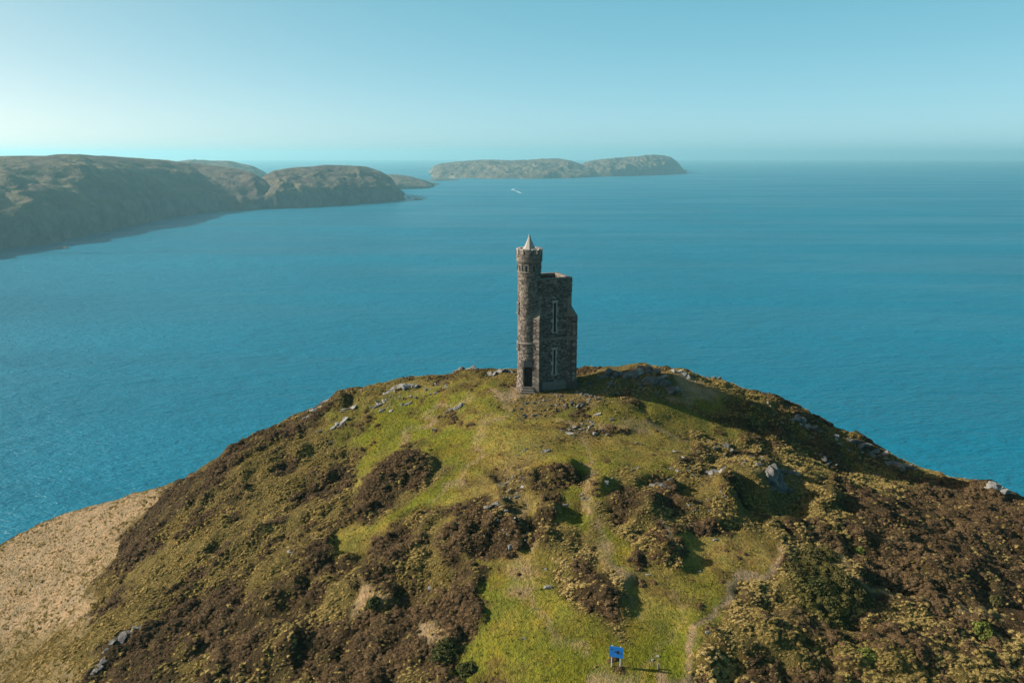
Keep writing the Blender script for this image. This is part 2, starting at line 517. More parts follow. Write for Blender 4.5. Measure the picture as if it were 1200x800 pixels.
# level the ground round the tower, and keep its detail small there
tw = np.sqrt((XX - TOWER[0] - 0.3) ** 2 + (YY - TOWER[1] - 1.6) ** 2)
near_t = 1 - sstep(3.4, 7.0, tw)
ZS = ZS * (1 - near_t) + (BASE + 0.05) * near_t

# ------------------------------------------------------------------ ground cover zones (outlines traced on the photo, laid on the ground)
PX, PY, DP = project(XX, YY, ZS)
WX = PX + 16 * fbm(XX * 0.35, YY * 0.35, 31, 3) * 60 / np.maximum(DP, 30) * 1.6
WY = PY + 12 * fbm(XX * 0.35 + 50, YY * 0.35, 37, 3) * 60 / np.maximum(DP, 30) * 1.6
VIEW = (PX > -120) & (PX < 1320) & (PY > 380) & (PY < 960) & (YY > 5)

def zone(poly, soft=8.0):
    poly = np.array(poly, float)
    out = np.zeros_like(PX)
    x0, y0 = poly.min(0) - soft * 2; x1, y1 = poly.max(0) + soft * 2
    sel = VIEW & (WX > x0) & (WX < x1) & (WY > y0) & (WY < y1)
    x, y = WX[sel], WY[sel]
    inside = np.zeros(x.shape, bool); dist = np.full(x.shape, 1e9)
    n = len(poly)
    for i in range(n):
        ax, ay = poly[i]; bx, by = poly[(i + 1) % n]
        cond = (ay > y) != (by > y)
        xi = ax + (y - ay) * (bx - ax) / ((by - ay) if by != ay else 1e-9)
        inside ^= cond & (x < xi)
        ex, ey = bx - ax, by - ay
        t = np.clip(((x - ax) * ex + (y - ay) * ey) / (ex * ex + ey * ey + 1e-9), 0, 1)
        dist = np.minimum(dist, np.hypot(x - ax - t * ex, y - ay - t * ey))
    sd_ = np.where(inside, dist, -dist)
    out[sel] = sstep(-soft, soft, sd_)
    return out

def band(line, w, soft=3.0):
    out = np.zeros_like(PX)
    sel = VIEW
    x, y = WX[sel], WY[sel]
    dist = np.full(x.shape, 1e9)
    for (ax, ay), (bx, by) in zip(line[:-1], line[1:]):
        ex, ey = bx - ax, by - ay
        t = np.clip(((x - ax) * ex + (y - ay) * ey) / (ex * ex + ey * ey + 1e-9), 0, 1)
        dist = np.minimum(dist, np.hypot(x - ax - t * ex, y - ay - t * ey))
    out[sel] = 1 - sstep(w - soft, w + soft, dist)
    return out

nA = fbm(XX * 0.12, YY * 0.12, 3, 4); nB = fbm(XX * 0.3, YY * 0.3, 8, 4); nC = fbm(XX * 0.9, YY * 0.9, 12, 3)
Hm = np.clip(0.26 + 1.5 * nA + 1.2 * nB, 0, 1)          # heather
Tm = np.clip(0.75 - 0.6 * nB + 0.3 * nA, 0, 1)          # tussock grass
Gm = np.zeros_like(PX); Dm = np.zeros_like(PX); Fm = np.zeros_like(PX); Om = np.zeros_like(PX); Bm = np.zeros_like(PX)

def paint(w, h=None, t=None, g=None, d=None, f=None, o=None, b=None):
    global Hm, Tm, Gm, Dm, Fm, Om, Bm
    def mx(A, v): return A if v is None else A * (1 - w) + w * v
    Hm, Tm, Gm, Dm, Fm, Om, Bm = mx(Hm, h), mx(Tm, t), mx(Gm, g), mx(Dm, d), mx(Fm, f), mx(Om, o), mx(Bm, b)

hn = lambda base, k=1.3: np.clip(base + k * nB + 0.5 * nC, 0, 1)
# left flank: tufted grass mixed with heather
paint(zone([(215,560),(330,497),(385,467),(470,450),(440,480),(430,520),(420,570),(390,620),(330,650),(230,690),(120,760),(60,830),(-40,900),(100,690),(150,610)], 10), h=hn(0.16, 1.5), t=1.0, g=0.0)
paint(zone([(380,480),(440,452),(520,440),(600,432),(600,480),(560,500),(500,520),(430,540),(400,520)], 10), h=hn(0.06, 0.7), t=0.55, g=0.6)
# dark heather
paint(zone([(215,556),(270,525),(330,494),(388,464),(398,470),(350,493),(300,522),(245,565),(200,612),(160,662),(135,664),(130,640),(170,602)], 6), h=hn(0.85, 0.6), t=0.2)
paint(zone([(110,830),(110,770),(165,738),(230,694),(300,656),(342,652),(375,642),(412,642),(450,627),(500,600),(530,588),(566,615),(602,650),(592,664),(568,670),(562,700),(553,734),(553,752),(530,830)], 6), h=hn(0.74, 1.5), t=np.clip(0.55 - 1.3 * nB, 0.1, 1), g=0.0)
paint(zone([(420,565),(440,545),(470,530),(490,535),(500,550),(490,565),(460,585),(440,600),(405,602)], 6), h=hn(0.92, 0.5), t=0.15, g=0)
paint(zone([(380,560),(400,540),(415,550),(400,590),(370,600)], 8), h=hn(0.7, 0.9), t=0.4)
# right: heather hill and its pale tussock border
RH = [(905,628),(940,560),(1000,545),(1110,560),(1250,585),(1250,900),(830,900),(792,800),(815,760),(845,715),(880,680),(918,650)]
paint(zone(RH, 6), h=hn(0.55, 1.4), t=0.9, g=0.0)
paint(zone([(985,560),(1110,563),(1250,588),(1250,760),(1110,730),(1000,700),(1010,660),(985,620)], 10), h=hn(0.95, 0.5), t=0.2)
paint(zone([(790,800),(812,760),(845,715),(885,680),(930,655),(940,670),(900,700),(880,740),(880,800)], 8), h=hn(0.12, 0.9), t=1.0)
paint(zone([(790,505),(830,505),(900,520),(960,540),(930,620),(900,640),(860,610),(810,600),(800,560)], 8), h=hn(0.42, 1.6), t=0.85, g=0.05)
paint(zone([(800,465),(905,470),(1000,515),(1110,560),(1000,560),(900,520),(850,490)], 8), h=hn(0.42, 1.0), t=0.6, g=0.1)
paint(zone([(690,470),(775,470),(860,498),(910,518),(1000,552),(1090,574),(1060,582),(1000,572),(900,536),(850,524),(790,505),(720,490)], 6), h=hn(0.18, 0.8), t=0.7, g=0.15)
paint(zone([(916,662),(955,640),(985,668),(1022,695),(1000,720),(966,732),(925,712)], 6), h=0.25, t=0.2, o=1.0)
# lawns
lawn = lambda p, s=7, t=0.05: paint(zone(p, s), h=hn(0.0, 0.25), t=t, g=1.0)
lawn([(440,482),(475,462),(512,455),(562,452),(582,460),(570,475),(600,482),(640,492),(640,510),(600,545),(575,560),(562,582),(525,602),(462,602),(490,580),(520,562),(532,550),(512,540),(495,525),(485,517),(460,525),(440,540),(420,572),(405,590),(415,560),(430,530),(420,505)])
lawn([(590,505),(625,487),(662,481),(707,479),(697,489),(682,502),(657,502),(645,515),(622,532),(590,548)], 5)
lawn([(675,515),(715,510),(775,490),(797,498),(792,512),(808,520),(808,542),(782,556),(765,552),(740,542),(720,552),(705,562),(682,552),(670,535)], 6)
lawn([(640,515),(690,515),(700,550),(735,555),(740,580),(700,590),(680,620),(640,615),(600,590),(575,600),(560,580),(590,545)], 8, 0.3)
lawn([(540,640),(600,662),(641,668),(655,690),(682,717),(712,740),(740,760),(800,800),(810,860),(500,860),(530,800),(556,750),(556,730),(564,700),(570,668)], 6)
lawn([(692,625),(715,618),(745,645),(755,670),(772,672),(805,660),(810,640),(792,622),(836,616),(862,632),(905,630),(922,642),(880,676),(840,705),(812,745),(790,800),(735,800),(730,740),(737,700),(735,670),(712,655)], 6)
lawn([(600,640),(650,640),(645,665),(640,690),(600,680)], 8, 0.35)
lawn([(805,452),(860,460),(845,475),(815,472)], 4)
# green trail on the left, running down between the heather
paint(band([(530,570),(490,595),(454,612),(420,628),(400,640)], 8, 4), h=0, t=0.25, g=1.0)
# turf on the lip below the tower and in the belt of the long shadow
paint(zone([(640,487),(700,478),(790,488),(800,500),(700,502),(650,500)], 6), h=hn(0.02, 0.4), t=0.35, g=0.7)
paint(zone([(700,468),(780,464),(860,496),(905,516),(850,512),(790,500),(720,488)], 5), h=hn(0.08, 0.5), t=0.3, g=0.75)
# knolls with heather on top and tussocks at the foot
paint(zone([(645,655),(672,640),(698,636),(714,657),(738,671),(742,690),(738,730),(721,742),(690,720),(658,697)], 5), h=hn(0.05, 0.6), t=1.0, g=0.2)
paint(zone([(664,662),(690,645),(700,660),(718,680),(726,705),(722,735),(700,715),(672,690)], 6), h=0.95, t=0.2, g=0)
paint(zone([(740,600),(776,594),(792,635),(806,658),(776,672),(752,652)], 5), h=hn(0.45, 0.9), t=0.95, g=0.1)
paint(zone([(758,598),(780,600),(796,640),(804,656),(780,640)], 5), h=0.9, t=0.2, g=0)
paint(zone([(622,560),(640,545),(665,542),(682,555),(672,570),(640,585),(622,578)], 5), h=hn(0.65, 0.8), t=0.5, g=0)
paint(zone([(672,568),(695,556),(708,562),(706,580),(690,590),(672,580)], 4), h=hn(0.35, 0.6), t=0.7, g=0.1)
paint(zone([(718,580),(740,566),(752,590),(742,615),(722,605)], 5), h=0.85, t=0.3, g=0)
paint(zone([(582,556),(612,545),(620,565),(610,590),(585,585)], 6), h=hn(0.5, 0.9), t=0.6, g=0.1)
paint(zone([(628,590),(648,586),(650,612),(630,615)], 5), h=0.8, t=0.3, g=0)
paint(zone([(785,545),(820,545),(850,560),(870,600),(830,600),(790,590)], 6), h=hn(0.45, 1.2), t=0.75, g=0.1)
# dry pale field low on the left
paint(zone([(-150,720),(0,636),(75,599),(150,577),(200,562),(219,559),(175,597),(136,628),(137,656),(112,684),(94,731),(88,769),(70,900),(-150,900)], 6), h=0.0, t=0.30, g=0.0, f=1.0)
paint(zone([(-40,760),(40,740),(95,725),(90,770),(70,850),(-40,850)], 14), t=0.8, f=0.35)
# bare earth and paths
paint(zone([(776,442),(812,440),(850,455),(858,464),(830,462),(800,470)], 5), h=0, t=0.1, d=0.85)
paint(zone([(580,466),(596,459),(618,459),(628,461),(612,466),(594,472)], 3), h=0, t=0, g=0, d=1.0)
paint(band([(927,635),(955,645),(980,657),(1015,682),(1043,701),(1092,704),(1172,720)], 3.0, 3), h=0.1, t=0.5, d=0.6)
paint(band([(700,628),(715,645),(735,660),(745,680)], 5, 5), h=0, d=0.6)
paint(band([(690,615),(683,575),(695,555)], 3, 3), d=0.6, h=0)
paint(band([(775,600),(785,625),(800,645)], 5, 5), d=0.7, h=0.1)
paint(zone([(690,788),(720,780),(760,790),(770,815),(700,820)], 8), d=0.8, t=0.05, h=0)
paint(zone([(600,650),(625,660),(640,690),(620,700),(600,690)], 8), d=0.45)
paint(zone([(425,685),(455,688),(450,702),(425,712)], 5), h=0.1, t=0.3, d=0.7)
paint(zone([(497,730),(522,725),(525,745),(500,752)], 5), h=0.2, t=0.4, d=0.7)
paint(band([(374,634),(345,648)], 4, 3), h=0, d=0.8)
paint(band([(800,815),(786,775),(800,738),(828,708),(868,684),(908,652),(922,640)], 4.5, 2.5), d=1.0, h=0, t=0.0, g=0.0)
paint(band([(770,800),(768,765),(775,735),(800,700)], 3, 3), d=0.3, h=0, t=0.0)
paint(zone([(795,800),(815,760),(847,714),(884,679),(926,652),(940,662),(900,694),(868,730),(850,770),(842,810)], 5), b=1.0)
paint(zone([(647,655),(672,638),(700,636),(716,657),(739,671),(742,690),(726,690),(705,668),(690,650),(668,662),(672,690),(700,720),(690,722),(658,697)], 4), b=0.8)
for line_ in ([(600,470),(572,498),(552,540),(535,568),(505,590)], [(640,474),(672,500),(694,535),(690,565),(700,620),(722,648),(742,690),(748,730)], [(560,462),(510,480),(468,512)], [(600,540),(616,600),(618,660),(640,720),(690,770)], [(700,500),(770,500),(800,520)]):
    paint(band(line_, 2.6, 2.6), d=0.5, h=0.0, t=0.05)
paint(near_t * (tw < 4.5), h=0.0)
# stony ground
for poly_ in ([(596,470),(640,460),(690,458),(702,475),(660,484),(640,487),(605,494),(596,482)], [(682,440),(720,432),(760,430),(795,440),(790,457),(760,470),(700,470),(682,460)],
              [(656,506),(670,498),(692,490),(696,500),(688,514),(664,512)], [(622,520),(645,515),(648,528),(622,545),(590,548),(605,535)], [(585,560),(612,548),(618,570),(605,590),(585,590)],
              [(425,472),(470,452),(520,445),(530,455),(480,470),(440,487)], [(880,545),(920,540),(945,560),(940,590),(905,600),(890,575)]):
    paint(zone(poly_, 5), h=hn(0.05, 0.5), t=0.22, d=0.12)

hea_c = np.array([0.038, 0.027, 0.016]); tus_c = np.array([0.150, 0.126, 0.042]); lawn_c = np.array([0.258, 0.238, 0.042])
dirt_c = np.array([0.38, 0.29, 0.19]); field_c = np.array([0.36, 0.285, 0.195]); oli_c = np.array([0.05, 0.058, 0.018])
def blend(A, c, w): return A * (1 - w[..., None]) + c * w[..., None]
lawn_v = lawn_c * (1 + 0.5 * nB[..., None]) * np.stack([1 + 0.28 * nA + 0.2 * nC, np.ones_like(nA), 1 + 1.2 * nA], -1)
wb = sstep(0.02, 0.42, nB + 0.7 * nC) * 0.62
lawn_v = lawn_v * (1 - wb[..., None]) + np.array([0.165, 0.120, 0.045]) * wb[..., None]
wg = sstep(0.02, 0.40, -nA - 0.6 * nC) * 0.38
lawn_v = lawn_v * (1 - wg[..., None]) + np.array([0.120, 0.150, 0.022]) * wg[..., None]
COV = np.broadcast_to(tus_c, XX.shape + (3,)).copy()
COV = blend(COV, lawn_v, np.clip(Gm, 0, 1))
COV = blend(COV, field_c, np.clip(Fm, 0, 1))
COV = blend(COV, hea_c, np.clip(Hm * 1.1, 0, 1) * 0.9)
COV = blend(COV, oli_c, np.clip(Om, 0, 1))
COV = blend(COV, dirt_c, np.clip(Dm * (1 + 0.8 * nC), 0, 1))
COV = np.clip(COV * np.array([0.70, 0.66, 0.58]), 0.008, 0.6)

# fine relief
ROUGH = np.clip(0.25 + 0.9 * Hm + 0.55 * Tm - 0.3 * Gm - 0.2 * Dm, 0.12, 1.2) * (1 - 0.9 * near_t)
ZZ = ZS + ROUGH * (0.55 * fbm(XX * 0.28, YY * 0.28, 41, 3) + 0.60 * fbm(XX * 0.75, YY * 0.75, 47, 3)) + 0.5 * fbm(XX * 0.09, YY * 0.09, 51, 2) * (1 - near_t)
bil = 1 - 2.4 * np.abs(fbm(XX * 0.21 + 3, YY * 0.21, 61, 2)); bil2 = 1 - 2.4 * np.abs(fbm(XX * 0.6 - 8, YY * 0.6, 63, 2))
uu_, vv_ = XX * 0.82 + YY * 0.57, -XX * 0.57 + YY * 0.82
ter = fbm(uu_ * 0.10, vv_ * 0.42, 67, 3)
leftw = sstep(5, -18, XX)
ZZ = ZZ + np.clip(0.15 + 0.8 * Hm + 0.6 * Tm - 0.75 * Gm - 0.8 * Fm - 0.4 * Dm, 0.05, 1.2) * (1 - near_t) * (0.34 * (bil - 0.5) + 0.22 * (bil2 - 0.4) + 0.55 * leftw * ter) + 0.12 * Fm * fbm(uu_ * 0.5, vv_ * 1.6, 69, 3)
ZZ = np.maximum(ZZ, -3.0)

def grid_lookup(A, x, y):
    ix = np.clip(np.searchsorted(GX, x) - 1, 0, len(GX) - 2); iy = np.clip(np.searchsorted(GY, y) - 1, 0, len(GY) - 2)
    fx = np.clip((x - GX[ix]) / (GX[ix + 1] - GX[ix]), 0, 1); fy = np.clip((y - GY[iy]) / (GY[iy + 1] - GY[iy]), 0, 1)
    return (A[iy, ix] * (1 - fx) + A[iy, ix + 1] * fx) * (1 - fy) + (A[iy + 1, ix] * (1 - fx) + A[iy + 1, ix + 1] * fx) * fy

def ground_z(x, y):
    return float(grid_lookup(ZZ, np.array([x]), np.array([y]))[0])

def on_ground(px, py):
    """the point of the hill seen at a pixel of the photograph"""
    d = ray(px, py)
    t = np.arange(28, 190, 0.12)
    x, y, z = d[0] * t, d[1] * t, CAM_H + d[2] * t
    g = grid_lookup(ZZ, x, y)
    hit = np.nonzero(z <= g)[0]
    if len(hit) == 0:
        k = int(np.argmin(z - g))                 # grazing the skyline: nearest ground under the ray
        return np.array([x[k], y[k], g[k]])
    k = hit[0]
    return np.array([x[k], y[k], g[k]])

ny, nx = XX.shape
idx = np.arange(nx * ny).reshape(ny, nx)
quads = np.stack([idx[:-1, :-1], idx[:-1, 1:], idx[1:, 1:], idx[1:, :-1]], -1).reshape(-1, 4)
zq = ZZ.ravel()[quads].max(1)
quads = quads[zq > -2.9]
me = bpy.data.meshes.new("headland_hill")
me.from_pydata(np.stack([XX, YY, ZZ], -1).reshape(-1, 3), [], quads)
me.polygons.foreach_set("use_smooth", np.ones(len(me.polygons), bool))
ca = me.color_attributes.new("cover", 'FLOAT_COLOR', 'POINT')
ca.data.foreach_set("color", np.concatenate([COV, np.ones(XX.shape + (1,))], -1).astype(np.float32).ravel())
me.update()
hill = link_mesh("headland_hill", me, None, M["ground"])
tag(hill, "grassy and heathery hilltop carrying the stone tower", None, None, "structure")

# ------------------------------------------------------------------ the sea
mb = MB()
R_SEA = 23000.0
rings = [0, 400, 1000, 2500, 6000, 12000, R_SEA]
NS = 96
vs, fs = [(0, 0, 0)], []
for r in rings[1:]:
    vs += [(r * math.cos(2 * math.pi * k / NS), r * math.sin(2 * math.pi * k / NS), 0) for k in range(NS)]
for k in range(NS):
    fs.append((0, 1 + k, 1 + (k + 1) % NS))
for j in range(len(rings) - 2):
    for k in range(NS):
        a, b = 1 + j * NS + k, 1 + j * NS + (k + 1) % NS
        fs.append((a, a + NS, b + NS, b))
mb.add(vs, fs)
tag(mb.build("sea", M["sea"]), "teal blue sea reaching to the hazy horizon", None, None, "structure")

# ------------------------------------------------------------------ land across the bay
def far_land(name, label, rows, ext, back, seed, ncol, cliff=0.5, foot=(0.02, 0.30), rough=1.0):
    """rows: (photo x, waterline y, ridge y); ext / back: metres from shore to ridge and from ridge to the far shore"""
    rows = np.array(rows, float)
    cols = np.linspace(rows[0, 0], rows[-1, 0], ncol)
    wy = np.interp(cols, rows[:, 0], rows[:, 1]); ry = np.interp(cols, rows[:, 0], rows[:, 2])
    k = np.array([1, 2, 3, 2, 1.]) / 9
    ry = np.convolve(np.pad(ry, 2, 'edge'), k, 'valid')
    ex = np.interp(cols, rows[:, 0], rows[:, 3]) * ext if rows.shape[1] > 3 else np.full(ncol, ext)
    prof_u = np.array([-0.06, 0.0, 0.03, 0.09, 0.16, 0.28, 0.42, 0.58, 0.75, 0.9, 1.0, 1.12, 1.3, 1.6, 2.0])
    prof_z = np.array([-0.10, 0.0, cliff * 0.55, cliff * 0.85, cliff * 0.95, cliff + (1 - cliff) * 0.22, cliff + (1 - cliff) * 0.45, cliff + (1 - cliff) * 0.66, cliff + (1 - cliff) * 0.84, cliff + (1 - cliff) * 0.95, 1.0, 0.96, 0.82, 0.45, -0.1])
    uu = np.concatenate([np.linspace(-0.06, 0.2, 16), np.linspace(0.22, 1.0, 42), np.linspace(1.04, 2.0, 14)])
    V = np.zeros((len(uu), ncol, 3))
    for i, px in enumerate(cols):
        f = at_z(px, wy[i], 0.0)
        d = ray(px, ry[i]); dl = np.linalg.norm(d[:2]); h = d[:2] / dl
        rng = np.linalg.norm(f[:2]) + ex[i]
        H = max(CAM_H + rng * d[2] / dl, 2.0)
        base = f[:2]
        for j, u in enumerate(uu):
            s = u * ex[i] if u <= 1 else ex[i] + (u - 1) * back
            V[j, i, :2] = base + h * s
            V[j, i, 2] = np.interp(u, prof_u, prof_z) * H
    A = V[:, :, 0]; B = V[:, :, 1]
    env = np.clip(np.minimum(V[:, :, 2] / 25.0, 1), 0, 1)
    wl_ = np.clip(1 - np.abs(uu - 1.0) * 2.2, 0, 1)[:, None]           # keep the ridge line where it is
    q = 1 / 140.0
    gul = fbm(A * q, B * q, seed, 5, 0.55)
    gul2 = np.abs(fbm(A * q * 0.6 + 9, B * q * 0.6, seed + 7, 4, 0.55))
    hmax = V[:, :, 2].max()
    V[:, :, 2] += env * (1 - 0.85 * wl_) * rough * hmax * (0.20 * gul - 0.22 * gul2 + 0.04)
    V[:, :, 2] += env * (1 - 0.9 * wl_) * rough * hmax * (0.10 * fbm(A * q * 3.1, B * q * 3.1, seed + 31, 3) - 0.16 * np.abs(fbm(A * q * 2.3 + 5, B * q * 2.3, seed + 33, 3)) + 0.03)
    off = fbm(A * q * 1.4 + 40, B * q * 1.4, seed + 21, 4) * 46 * rough
    V[:, :, 0] += off * (1 - wl_); V[:, :, 1] += off * (1 - wl_) * 0.6
    n, m_ = len(uu), ncol
    ii = np.arange(n * m_).reshape(n, m_)
    fq = np.stack([ii[:-1, :-1], ii[:-1, 1:], ii[1:, 1:], ii[1:, :-1]], -1).reshape(-1, 4)
    me = bpy.data.meshes.new(name)
    me.from_pydata(V.reshape(-1, 3), [], fq)
    me.polygons.foreach_set("use_smooth", np.ones(len(me.polygons), bool))
    me.update()
    return tag(link_mesh(name, me, None, M["far"]), label, None, None, "structure")

far_land("headland", "long shaded headland across the bay on the left",
         [(-420,420,240,1.0),(-150,335,200,0.9),(0,292,184,.75),(60,285,182,.75),(100,277,180,.75),(130,270,182,.75),(200,255,188,.7),(240,249,192,.8),(275,247,197,.6),(300,246,203,.4),(318,244,215,.2),(328,243,240,.1)], 620, 500, 3, 300, 0.42, rough=0.55)
far_land("distant_hill", "low hill behind the saddle of the left headland",
         [(180,222,196),(205,221,190),(225,220,187),(250,219,187.5),(275,219,189),(300,218,195),(318,218,207)], 500, 400, 13, 70, 0.5)
far_land("headland", "blunt dark headland with a sunlit notch in the middle of the left shore",
         [(296,246,240,.15),(310,245,207,.4),(322,245,200,.5),(350,243,196,.6),(375,242,194,.6),(400,240,193.5,.6),(430,238,195,.6),(447,237,200,.5),(460,236,208,.4),(467,235,220,.3),(472,234.5,233,.2)], 560, 420, 5, 170, 0.55, rough=0.7)
far_land("headland", "small low headland end beyond the blunt dark headland",
         [(430,222,210,.5),(450,222,204.5,.6),(465,222,204.5,.6),(482,221.5,207,.5),(498,221,211,.4),(506,220,214,.3),(511,219,218.5,.2)], 700, 300, 9, 80, 0.5)
far_land("island", "long brown island on the horizon left of the gap",
         [(505.5,208,205,.3),(507,208,196,.5),(515,208.5,192,.8),(530,208.5,190,.9),(560,209,187.8,1),(575,209.5,187,1),(600,209.5,188,1),(620,209.5,187.5,1),(635,209.5,186,1),(655,209,185.8,1),(668,209,188,.9),(680,208.5,192,.8),(690,208,197,.6),(698,207.5,205,.4)], 900, 900, 15, 220, 0.35)
far_land("island", "humped dark island at the right end on the horizon",
         [(676,207.5,198,.6),(684,207.5,191,.8),(700,207,188.5,1),(715,207,186,1),(730,206.5,184.5,1),(745,206,183,1),(765,205.5,181,1),(776,205,181.5,1),(785,204.5,184,.9),(793,204,190,.7),(799,203.5,197,.5),(803,203,202,.3)], 800, 800, 19, 160, 0.55)
far_land("islet", "low flat skerry in front of the long island",
         [(503,212,210.5),(510,212,208.5),(520,211.8,208.6),(530,211.6,210),(537,211.5,211.2)], 120, 120, 27, 50, 0.6, rough=0.5)

# ------------------------------------------------------------------ air
mb = MB().box(-24500, 24500, -24500, 24500, -4.0, 230.0)
hm = bpy.data.materials.new("sea_haze")
hm.use_nodes = True
hm.node_tree.nodes.clear()
ho = hm.node_tree.nodes.new("ShaderNodeOutputMaterial")
hv = hm.node_tree.nodes.new("ShaderNodeVolumePrincipled")
hv.inputs["Color"].default_value = (*HAZE_COLOR, 1)
hv.inputs["Density"].default_value = HAZE_DENSITY
hv.inputs["Anisotropy"].default_value = 0.34
hv.inputs["Density Attribute"].default_value = ""
hm.node_tree.links.new(hv.outputs[0], ho.inputs["Volume"])
tag(mb.build("haze", hm), "thin pale sea haze over the whole bay", None, None, "stuff")
# ------------------------------------------------------------------ the stone tower
rng = random.Random(7)
TW_RZ = RAD(21.0)
TW_W, TW_D, TW_H = 3.95, 4.0, 12.55
cl = at_z(630.4, 458.5, BASE)           # foot of the front left corner
tower = empty("stone_tower", (cl[0], cl[1], BASE), TW_RZ)
tower.scale = (0.985, 0.985, 0.985)
tag(tower, "tall grey stone tower with round stair turret and square keep on the hilltop", "tower")
TCX, TCY, TR = -0.70, 1.10, 1.27        # turret centre and radius, in the tower's own axes

def stones(mb, org, ux, nz, width, z0, z1, holes=(), h=(0.11, 0.20), l=(0.16, 0.40), proud=(0.015, 0.07), inset=0.0):
    """rubble courses on a flat face: org = foot of its left end, ux = along, nz = outward"""
    z = z0
    ox, oy = org
    while z < z1 - 0.05:
        hh = min(rng.uniform(*h), z1 - z)
        x = rng.uniform(-0.2, 0.0)
        while x < width:
            ll = rng.uniform(*l)
            a, b = max(x, 0) + 0.012, min(x + ll, width) - 0.012
            x += ll
            if b - a < 0.05: continue
            if any(a < hx1 and b > hx0 and z < hz1 and z + hh > hz0 for hx0, hx1, hz0, hz1 in holes):
                for hx0, hx1, hz0, hz1 in holes:
                    if z < hz1 and z + hh > hz0:
                        if a < hx0 < b: b = hx0 - 0.01
                        elif a < hx1 < b: a = hx1 + 0.01
                        elif a >= hx0 and b <= hx1: b = a
                if b - a < 0.05: continue
            pr = rng.uniform(*proud)
            j = lambda: rng.uniform(-0.018, 0.018)
            q = []
            for dd in (-0.05, pr):
                g = 0.0 if dd < 0 else 0.014
                for (xx, zz) in ((a + g, z + 0.01 + g), (b - g, z + 0.01 + g), (b - g, z + hh - 0.01 - g), (a + g, z + hh - 0.01 - g)):
                    xx += j() if dd > 0 else 0; zz += j() if dd > 0 else 0
                    q.append((ox + ux[0] * xx + nz[0] * dd, oy + ux[1] * xx + nz[1] * dd, zz))
            mb.add(q, [(4, 5, 6, 7), (0, 1, 5, 4), (1, 2, 6, 5), (2, 3, 7, 6), (3, 0, 4, 7)])
        z += hh

# window slits in the front wall: (centre x, foot, head, slit half width)
SLITS = [(1.98, 6.85, 10.2, 0.13), (1.98, 1.85, 4.75, 0.12)]
# --- keep: core walls with real recesses for the slits
mb = MB()
sx0, sx1 = 1.98 - 0.13, 1.98 + 0.13
mb.box(0, sx0, 0, 0.55, -0.8, 11.33).box(sx1, TW_W, 0, 0.55, -0.8, 11.33)
zs = -0.8
for c, a, b, hw in sorted(SLITS, key=lambda q: q[1]):
    mb.box(sx0 + 0.001, sx1 - 0.001, 0.002, 0.548, zs, a); zs = b
mb.box(sx0 + 0.001, sx1 - 0.001, 0.002, 0.548, zs, 11.33)
mb.box(0, 0.55, 0.551, TW_D, -0.8, 11.33).box(TW_W - 0.55, TW_W, 0.551, TW_D, -0.8, 11.33).box(0.551, TW_W - 0.551, TW_D - 0.55, TW_D, -0.8, 11.33)
mb.build("wall", M["mortar"], tower)
MB().box(0.4, TW_W - 0.4, 0.4, TW_D - 0.4, 11.28, 11.40).build("roof", M["slate"], tower)
# parapet, standing 8 cm proud of the wall below
P0 = -0.09
mb = MB()
PT = 12.88
mb.box(P0, TW_W - P0, P0, 0.36, 11.33, PT).box(P0, TW_W - P0, TW_D - 0.36, TW_D - P0, 11.33, PT)
mb.box(P0, 0.36, 0.361, TW_D - 0.361, 11.33, PT).box(TW_W - 0.36, TW_W - P0, 0.361, TW_D - 0.361, 11.33, PT)
mb.build("parapet", M["mortar"], tower)
def coping(x0, x1, y0, y1):
    m = MB()
    along_x = (x1 - x0) > (y1 - y0)
    n = 7
    o = None
    m.hexa([(x0, y0, PT), (x1, y0, PT), (x1, y1, PT), (x0, y1, PT),
            (x0 + 0.05, y0 + 0.05, PT + 0.13), (x1 - 0.05, y0 + 0.05, PT + 0.13), (x1 - 0.05, y1 - 0.05, PT + 0.13), (x0 + 0.05, y1 - 0.05, PT + 0.13)])
    return m.build("coping", M["ashlar"], tower)
e = P0 - 0.05
coping(e, TW_W - e, e, 0.40); coping(e, TW_W - e, TW_D - 0.40, TW_D - e)
coping(e, 0.40, 0.401, TW_D - 0.401); coping(TW_W - 0.40, TW_W - e, 0.401, TW_D - 0.401)
# string under the parapet
def string_ring(name, z, h, out, x0=0, x1=TW_W, y0=0, y1=TW_D):
    m = MB()
    a = [(x0 - out, y0 - out), (x1 + out, y0 - out), (x1 + out, y1 + out), (x0 - out, y1 + out)]
    b = [(x0 + 0.1, y0 + 0.1), (x1 - 0.1, y0 + 0.1), (x1 - 0.1, y1 - 0.1), (x0 + 0.1, y1 - 0.1)]
    for i in range(4):
        k = (i + 1) % 4
        m.hexa([(*a[i], z), (*a[k], z), (*b[k], z), (*b[i], z), (*a[i], z + h * 0.45), (*a[k], z + h * 0.45), (*b[k], z + h), (*b[i], z + h)])
    return m.build(name, M["ashlar"], tower)
string_ring("parapet_string", 11.21, 0.14, 0.12)
string_ring("string_course", 5.9, 0.42, 0.11)
# plinth: battered foot
m = MB()
o1, o2 = 0.20, 0.05
a = [(-o1, -o1), (TW_W + o1, -o1), (TW_W + o1, TW_D + o1), (-o1, TW_D + o1)]
b = [(-o2, -o2), (TW_W + o2, -o2), (TW_W + o2, TW_D + o2), (-o2, TW_D + o2)]
m.prism(a, -0.9, 0.72); m.prism(a, 0.72, 1.0, b)
m.build("plinth", M["ashlar"], tower)

